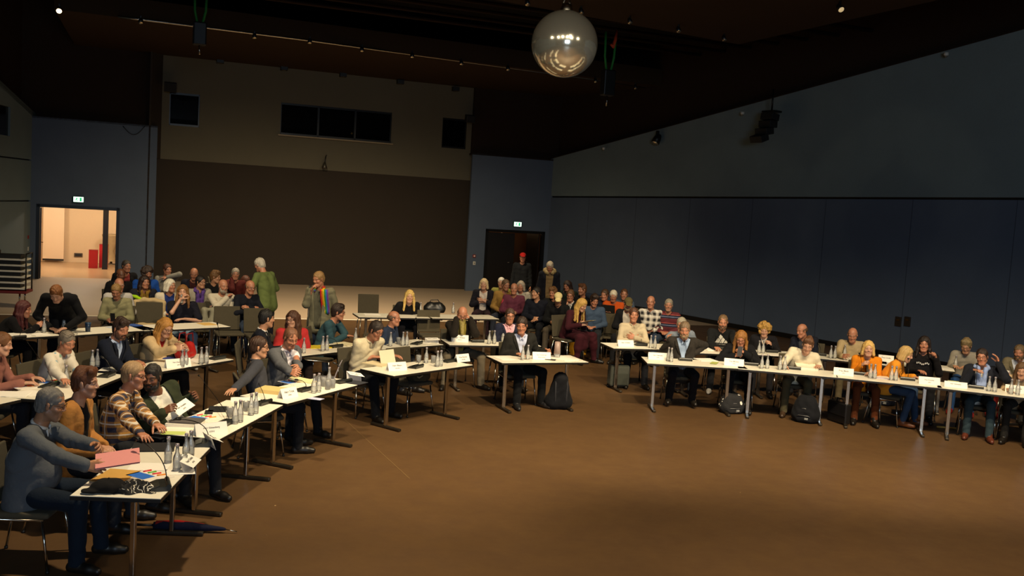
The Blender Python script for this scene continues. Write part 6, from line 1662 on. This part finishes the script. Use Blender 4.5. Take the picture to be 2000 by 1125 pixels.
p = at(1722, 790); sack('shoulder_bag', (p.x, p.y, 0), -.4, (.4, .26, .26), fabric('#161a28'), 'dark navy bag lying behind the orange sweater woman\'s chair', 'bag', 9, [straps(.4, .26, .26, NYLON)])
p = at(1946, 818); sack('shopping_bag', (p.x, p.y, 0), -.3, (.32, .22, .42), fabric('#6a1614'), 'dark red bag on the floor behind the blue scarf man\'s table', 'bag', 11, [straps(.32, .2, .42, fabric('#6a1614'))])
p = at(847, 612, .745); sack('handbag', (p.x, p.y + .12, .745), .3, (.42, .22, .20), mat('#141414', .4), 'black leather handbag on the rear table beside the blond woman', 'handbag', 13, [('h', lambda o: MB().tube([(-.12, 0, .17), (-.08, 0, .25), (.06, 0, .26), (.13, 0, .16)], .009, 6).build('handle', BLACK, o))])
p = at(362, 699, .745); sack('handbag', (p.x, p.y, .742), TA('S3') + .3, (.34, .17, .20), mat('#a3201c', .4, 0, .15, 8), 'red leather handbag on the table of the woman in the beige cardigan', 'handbag', 15,
     [('h', lambda o: [MB().tube([(-.10, y, .19), (-.07, y, .32), (.07, y, .32), (.10, y, .19)], .008, 6).build('handle', mat('#8a1814', .4), o) for y in (-.05, .05)])])
p = at(1128, 692); o = empty('paper_bag', (p.x, p.y, 0), .5, 'yellow paper bag on the floor behind the boots of the wine-red dress woman', 'bag')
b = MB(); b.slab([(-.16, -.07, 0), (.16, -.07, 0), (.16, .07, 0), (-.16, .07, 0)], (0, 0, .004))
for y in (-.07, .068): b.slab([(-.16, y, 0), (.16, y, 0), (.18, y * 1.1, .30), (-.18, y * 1.1, .30)], (0, .003, 0))
for x in (-.16, .158): b.slab([(x, -.07, 0), (x, .07, 0), (x * 1.12, .076, .30), (x * 1.12, -.076, .30)], (.003, 0, 0))
b.build('body', mat('#d79a1c', .6), o); MB().tube([(-.06, -.077, .29), (-.05, -.08, .37), (.05, -.08, .37), (.06, -.077, .29)], .004, 6).build('handle', mat('#c08a1c', .6), o)
# cap and scarf on the nearest table
p = at(212, 957, .745); o = empty('flat_cap', (p.x, p.y, .742), .3, 'black cap lying at the end of the nearest table', 'cap')
F = Field(.008); F.e((0, 0, .03), np.eye(3), V3(.12, .10, .055), .01); F.e((-.09, -.04, .018), rotm('Z', .4), V3(.09, .06, .014), .015); F.post.append(lambda X, Y, Z, G: np.maximum(G + .003 * np.sin(60 * X + 30 * Y) * np.sin(50 * Y), .002 - Z + 0 * X + 0 * Y))
p_, q_ = F.build(); link('crown', np_mesh('crown', p_, q_, [fabric('#131213')]), o)
MB().ball((0, 0, .086), .008, 8).build('button', fabric('#131213'), o)
p = at(258, 956, .745); me = bpy.data.meshes.new('scarf'); n = 46; r0 = random.Random(4); P_ = []; Q_ = []
for i in range(n):
    for j in range(n):
        u, v = i / (n - 1) * 2 - 1, j / (n - 1) * 2 - 1
        x, y = u * .15 + .02 * math.sin(7 * v + 2), v * .10 + .02 * math.sin(6 * u)
        rr_ = min(1, math.hypot(u, v)); fall = max(0, 1 - rr_ ** 3)
        z = fall * (.018 + .03 * abs(math.sin(9 * u + 4 * v + 2 * math.sin(5 * v))) + .022 * abs(math.sin(8 * v - 5 * u + 1.5)))
        P_.append((x * (1 if rr_ < .98 else .93), y, z + .002))
for i in range(n - 1):
    for j in range(n - 1): Q_.append((i * n + j, (i + 1) * n + j, (i + 1) * n + j + 1, i * n + j + 1))
sm_ = NT('striped_scarf'); v_ = sm_.coords(); sx_ = sm_.t.nodes.new('ShaderNodeSeparateXYZ'); sm_.l(v_, sx_.inputs[0])
k_ = sm_.math('ADD', sm_.math('MULTIPLY', sx_.outputs[0], 26), sm_.math('MULTIPLY', sm_.noise(v_, 14, 2), 5))
st_ = sm_.math('LESS_THAN', sm_.math('FRACT', k_), .22); on_ = sm_.math('GREATER_THAN', sm_.noise(v_, 9, 1), .5)
sm_.l(sm_.mix(sm_.math('MULTIPLY', st_, on_), lin('#121112'), lin('#d8d0c0')), sm_.b.inputs['Base Color']); sm_.b.inputs['Roughness'].default_value = .9
tag(link('scarf', np_mesh('scarf', np.array(P_), np.array(Q_), [sm_.m]), None, (p.x, p.y, .741), (0, 0, .4)), 'crumpled black and white striped scarf on the nearest table corner', 'scarf')
# umbrella on the floor
a_, b_ = at(300, 1036), at(463, 1042); d = (b_ - a_); L_ = d.length
o = empty('umbrella', (a_.x, a_.y, .045), math.atan2(d.y, d.x), 'folded navy and red umbrella lying under the nearest tables', 'umbrella')
MB().tube([(0, 0, 0), (.08, 0, .0), (L_ * .45, 0, 0), (L_ * .82, 0, -.01), (L_ * .86, 0, -.012)], [.03, .042, .04, .016, .01], 12).build('canopy', fabric('#14162a'), o)
MB().tube([(.02, .0, .012), (L_ * .3, .012, .022), (L_ * .6, .006, .016)], [.03, .028, .012], 8).build('red_panel', fabric('#a8221c'), o)
MB().tube([(L_ * .85, 0, -.012), (L_, 0, -.03)], .005, 6).build('tip', CHROME, o); MB().tube([(-.18, 0, 0), (0, 0, 0)], .012, 8).build('handle', BLACK, o)
# pencil-like yellow tube on the floor at the blue scarf man's feet
p = at(1848, 837); tag(MB().tube([(-.14, 0, .016), (.14, 0, .016)], .015, 8).build('cardboard_tube', mat('#b98f3c', .6), None, (p.x, p.y, 0), (0, 0, -.1)), 'short yellow cardboard tube on the floor by the blue scarf man\'s table', 'tube')

# ------------------------------------------------------------------ empty chairs
def free_chair(px, py, z, face, label):
    p = at(px, py, z); return chair_at((p.x, p.y, 0), rad(face - 90), label)
p = at(818, 745, .45); free_chair(800, 742, .45, -40, 'empty dark padded chair beside the man in the beige shirt')
sack('cloth_bag', (p.x - .02, p.y + .06, .452), .4, (.30, .22, .13), fabric('#3d3626'), 'dark olive bag lying on the empty chair beside the beige shirt man', 'bag', 21, [('s', lambda o: MB().tube([(-.1, -.06, .1), (-.02, -.12, .06), (.08, -.08, .11), (.14, 0, .06)], .012, 6).build('strap', mat('#8a7a58', .6), o))])
free_chair(290, 640, .45, -70, 'dark padded chair with a beige coat over its back')
cp = at(290, 640, .45); o = empty('coat', (cp.x, cp.y, 0), rad(-160), 'beige coat hung over the back of a chair at the rear table', 'coat')
F = Field(.011)
for sx in (-1, 1):
    F.c((sx * .22, -.30, .86), (sx * .25, -.29, .50), .045, .055, .04); F.c((sx * .10, -.30, .90), (sx * .22, -.30, .86), .04, .045, .04)
F.c((-.10, -.30, .90), (.10, -.30, .90), .04, None, .04); F.c((-.2, -.20, .48), (.2, -.20, .48), .03, None, .05); F.c((-.15, -.36, .60), (.15, -.36, .60), .03, None, .06)
F.post.append(lambda X, Y, Z, G: G + .008 * np.sin(30 * X + 9 * Z) * np.sin(20 * Z + 12 * X))
p_, q_ = F.build(); link('body', np_mesh('coat', p_, q_, [fabric('#bda57a')]), o)
F = Field(.010); F.c((.12, -.31, .91), (.24, -.31, .95), .03, .02, .02); F.c((.2, -.31, .94), (.3, -.33, .98), .03, .02, .02); F.post.append(lambda X, Y, Z, G: G + .006 * np.sin(50 * X) * np.sin(40 * Z))
p_, q_ = F.build(); link('hi_vis_lining', np_mesh('lining', p_, q_, [fabric('#a5d21c')]), o)
for px, py, f, lb in ((398, 640, -64, 'empty dark chair with a grey garment on it, beside the woman drinking'), (447, 648, -64, 'broad empty dark chair in front of the off-white sweater man'), (506, 652, -62, 'empty dark chair in front of the bald man in the navy jumper'),
                      (722, 615, -72, 'empty dark chair behind the rear table with white papers'), (842, 652, -70, 'empty dark chair under the rear table with the handbag'),
                      (1188, 655, -104, 'empty dark chair beside the woman in the wine-red dress'), (1213, 656, -106, 'empty dark chair with a paper on its seat, by the crossed arms man')):
    free_chair(px, py, .45, f, lb)
sheet(1203, 652, .2, 'white booklet on the seat of an empty chair by the crossed arms man', .2, .28, .012, z=.452)
cp = at(408, 620, .66); F = Field(.011)
F.c((-.10, 0, .80), (.08, 0, .80), .035, None, .03); F.c((-.08, -.02, .78), (-.06, -.03, .50), .05, .06, .04); F.c((.06, -.02, .78), (.05, -.03, .52), .045, .05, .04)
F.post.append(lambda X, Y, Z, G: G + .008 * np.sin(40 * X + 6 * Z) * np.sin(14 * Z))
p_, q_ = F.build(); tag(link('jacket', np_mesh('jacket', p_, q_, [fabric('#8a8672')]), None, (cp.x, cp.y, 0), (0, 0, .4)), 'grey-beige jacket hanging over a chair back beside the woman drinking', 'jacket')
# papers in the audience
def in_hands(key, name, w, h, col, label, cat='paper', up=(0, .3, .8), fwd=.10, dz=.06):
    I = PEOPLE[key]; m = (I['arm'][0][2] + I['arm'][1][2]) / 2
    c = local(I, m + V3(0, fwd, dz)); ca, sa = math.cos(I['yaw']), math.sin(I['yaw'])
    R_ = lambda v: Vector((v[0] * ca - v[1] * sa, v[0] * sa + v[1] * ca, v[2]))
    return held(name, c, R_((1, 0, 0)), R_(up), w, h, col, label, cat)
in_hands('F12', 'paper_sheet', .21, .28, '#d8cc9c', 'sheet of paper read by the woman in the wine-red dress', up=(.1, .8, .25))
in_hands('F15', 'black_folder', .30, .22, '#15120f', 'black folder held by the person in the bright orange sweater', 'folder')
in_hands('F18', 'paper_sheet', .22, .28, '#e2d8c0', 'white papers on the lap of the black and white plaid man', up=(0, .9, .1))
in_hands('C3', 'phone', .075, .15, '#101012', 'phone in the hands of the person in the sage green jumper', 'phone')
in_hands('H2', 'glasses_case', .07, .17, '#4a484c', 'grey glasses case in the hands of the woman in black', 'glasses case')
# chest prints
def chest_print(key, shapes, m, z0, scale, name='chest_print', lab=None):
    I = PEOPLE[key]; b = MB(); c = I['chest']; u, v, w = I['u2'], I['v2'], I['w2']; s = I['s']
    for poly in shapes:
        pts = [Vector(c + u * (x * scale) + w * (z0 + z * scale) + v * (.094 * s + .038 - .35 * (x * scale) ** 2 * 4)) for x, z in poly]
        b.slab(pts, Vector(v) * .004)
    o = b.build(name, m, I['root'])
    if lab: o['label'] = lab
    return o
WHT = fabric('#d8d4cc')
bars = [[(-.9, 0), (-.35, 0), (-.62, .5), (-.9, .2)], [(-.25, 0), (.3, 0), (-.15, .95), (-.5, .6)], [(.4, 0), (1.0, 0), (.25, 1.4), (-.12, 1.05)]]
word = [[(-.9 + .26 * k, -.45), (-.9 + .26 * k + .18, -.45), (-.9 + .26 * k + .18, -.2), (-.9 + .26 * k, -.2)] for k in range(7)]
chest_print('G3', bars + word, WHT, -.05, .11, lab='white triangular stripe logo over a line of print')
rr = random.Random(2)
chest_print('G7', [[(x, z), (x + .12, z), (x + .10, z + .22), (x - .01, z + .2)] for x, z in [(-.8 + .2 * k, .1 * math.sin(k * 1.3)) for k in range(8)]], WHT, -.02, .12, lab='pale printed lettering')
# dressings of single people
def scarf_loop(key, c1, lab, col2=None):
    I = PEOPLE[key]; N = I['Nk']; F = Field(.010)
    pts = [N + I['u2'] * math.sin(t) * .085 + I['v2'] * (-math.cos(t) * .08 + .02) + I['w2'] * (.02 - .02 * abs(t) / 2.4) for t in np.linspace(-2.5, 2.5, 10)]
    for a, b in zip(pts, pts[1:]): F.c(a, b, .028, None, .02)
    for sx, L_ in ((-1, .30), (1, .26)):
        a = N + I['u2'] * sx * .05 + I['v2'] * .115 + I['w2'] * .0; b = a - I['w2'] * L_ + I['v2'] * .03 + I['u2'] * sx * -.02
        F.c(a, b, .03, .04, .03)
    F.post.append(lambda X, Y, Z, G: G + .006 * np.sin(60 * X + 20 * Z) * np.sin(40 * Z - 30 * X))
    p_, q_ = F.build(); o = link('scarf', np_mesh('scarf', p_, q_, [fabric(c1)]), I['root']); o['label'] = lab
scarf_loop('H6', '#8a9cc8', 'pale blue scarf'); scarf_loop('D9', '#5a3f86', 'purple scarf'); scarf_loop('D4', '#8a6a28', 'mustard scarf')
def tie(key, c):
    I = PEOPLE[key]; m = MB(); N = I['Nk']; g = []
    for f, wd in ((0, .016), (.05, .02), (.3, .03), (.38, .004)): g.append((N + I['v2'] * (.085 + .05 * min(1, f * 5)) - I['w2'] * (f + .01), wd))
    for (a, wa), (b, wb) in zip(g, g[1:]): m.slab([Vector(a - I['u2'] * wa), Vector(a + I['u2'] * wa), Vector(b + I['u2'] * wb), Vector(b - I['u2'] * wb)], Vector(I['v2'] * .008))
    m.build('necktie', fabric(c), I['root'])
tie('G9', '#1a1214')
def fur(key, c):
    I = PEOPLE[key]; F = Field(.011); N = I['Nk']; r2 = random.Random(8)
    for t in np.linspace(-2.6, 2.6, 16): F.e(N + I['u2'] * math.sin(t) * .11 + I['v2'] * (-math.cos(t) * .10 - .01) + I['w2'] * (.03 + r2.uniform(-.01, .02)), np.eye(3), V3(.05, .05, .05), .02)
    F.post.append(lambda X, Y, Z, G: G + .008 * np.sin(90 * X + 40 * Z) * np.sin(80 * Y - 60 * Z))
    p_, q_ = F.build(); o = link('fur_collar', np_mesh('fur', p_, q_, [hair_mat(c)]), I['root'])
fur('F8', '#a08a5c')
# microphone stand of the speaker
E1 = PEOPLE['E1']; q = local(E1, E1['H'](.03, .19, -.07)); f0 = Vector((q.x, q.y, 0))
o = empty('microphone_stand', f0, E1['yaw'], 'black microphone stand before the person with the rainbow scarf', 'microphone stand')
MB().lathe([(0, 0), (.13, 0), (.13, .018), (.02, .03), (0, .03)]).build('base', BLACKM, o)
MB().tube([(0, 0, .02), (0, 0, q.z - .08)], .011, 8).build('pole', BLACKM, o)
MB().tube([(0, 0, q.z - .1), (0, -.02, q.z - .02), (0, -.045, q.z + .02)], [.014, .016, .024], 10).build('microphone', BLACK, o)

# ------------------------------------------------------------------ rear of the hall and corridor
p = at(-4, 598); o = empty('stacking_trolley', (p.x, p.y, 0), LA + math.pi / 2 + .1, 'trolley with white-edged boards stacked in layers on a red base, by the side wall', 'trolley')
MB().box((0, 0, .36), (1.3, .62, .06), .01).build('base', mat('#6a1612', .5), o)
for k in range(6):
    MB().box((0, 0, .44 + .13 * k), (1.22, .58, .036), .004).build('board', mat('#e0dac8', .6), o)
    MB().box((0, 0, .50 + .13 * k), (1.0, .40, .09), .004).build('folded_legs', mat('#26221c', .6, .2), o)
for sx in (-1, 1):
    f_ = MB()
    for sy in (-1, 1): f_.tube([(sx * .63, sy * .28, .38), (sx * .63, sy * .28, 1.24)], .016, 6)
    f_.tube([(sx * .63, -.28, 1.23), (sx * .63, .28, 1.23)], .016, 6); f_.build('side_frame', BLACKM, o)
    for sy in (-1, 1):
        c = MB().tube([(sx * .5, sy * .24, .33), (sx * .5, sy * .24, .12)], .02, 8).build('caster', CHROME, o)
        MB().tube([(sx * .5 - .02, sy * .24, .062), (sx * .5 + .02, sy * .24, .062)], .06, 14).build('wheel', BLACK, c)
MB().box((.1, .1, 1.25), (.3, .2, .08), .02).build('strap_bundle', BLACK, o)
b = MB(); p = at(204.5, 526); b.box((p.x, p.y, 1.06), (.17, .17, 2.12), .01, rotz(YAW)); struct('trim_8', b, mat('#120d0a', .4, name='black_door'))
p = at(183, 523.5)
for k, (dx, h_, lb) in enumerate(((-.02, .62, 'lower red display box on the bright corridor floor'), (.12, .80, 'taller red display box behind the lower one in the corridor'))):
    o = empty('display_box', (p.x + dx, p.y + .5 * k, 0), YAW, lb, 'box'); MB().box((0, 0, h_ / 2), (.28, .30, h_), .006).build('body', mat('#b01614', .5), o); MB().box((0, 0, h_ + .006), (.29, .31, .012), .003).build('lid', mat('#7a0e0c', .5), o)
p = at(217, 516.5); o = empty('bar_table', (p.x, p.y, 0), 0, 'tall round bar table with a pale cover inside the corridor door', 'bar table')
MB().lathe([(0, .0), (.25, .0), (.25, .02), (.04, .04), (.035, 1.05), (.33, 1.06), (.33, 1.09), (0, 1.09)], seg=24).build('pedestal', mat('#5a4a34', .5), o)
MB().lathe([(.20, .12), (.09, .5), (.33, 1.04), (.335, 1.095), (0, 1.097)], seg=24).build('cover', fabric('#a38d68'), o)
p = onplane(153, 498, W(0, CN - .02), NV); o = empty('wall_socket', p, YAW, 'dark double socket low on the corridor wall', 'socket'); MB().box((0, 0, 0), (.28, .04, .14), .008).build('plate', mat('#4a3a28', .5), o); MB().box((0, -.022, 0), (.2, .01, .08), .003).build('insert', BLACK, o)
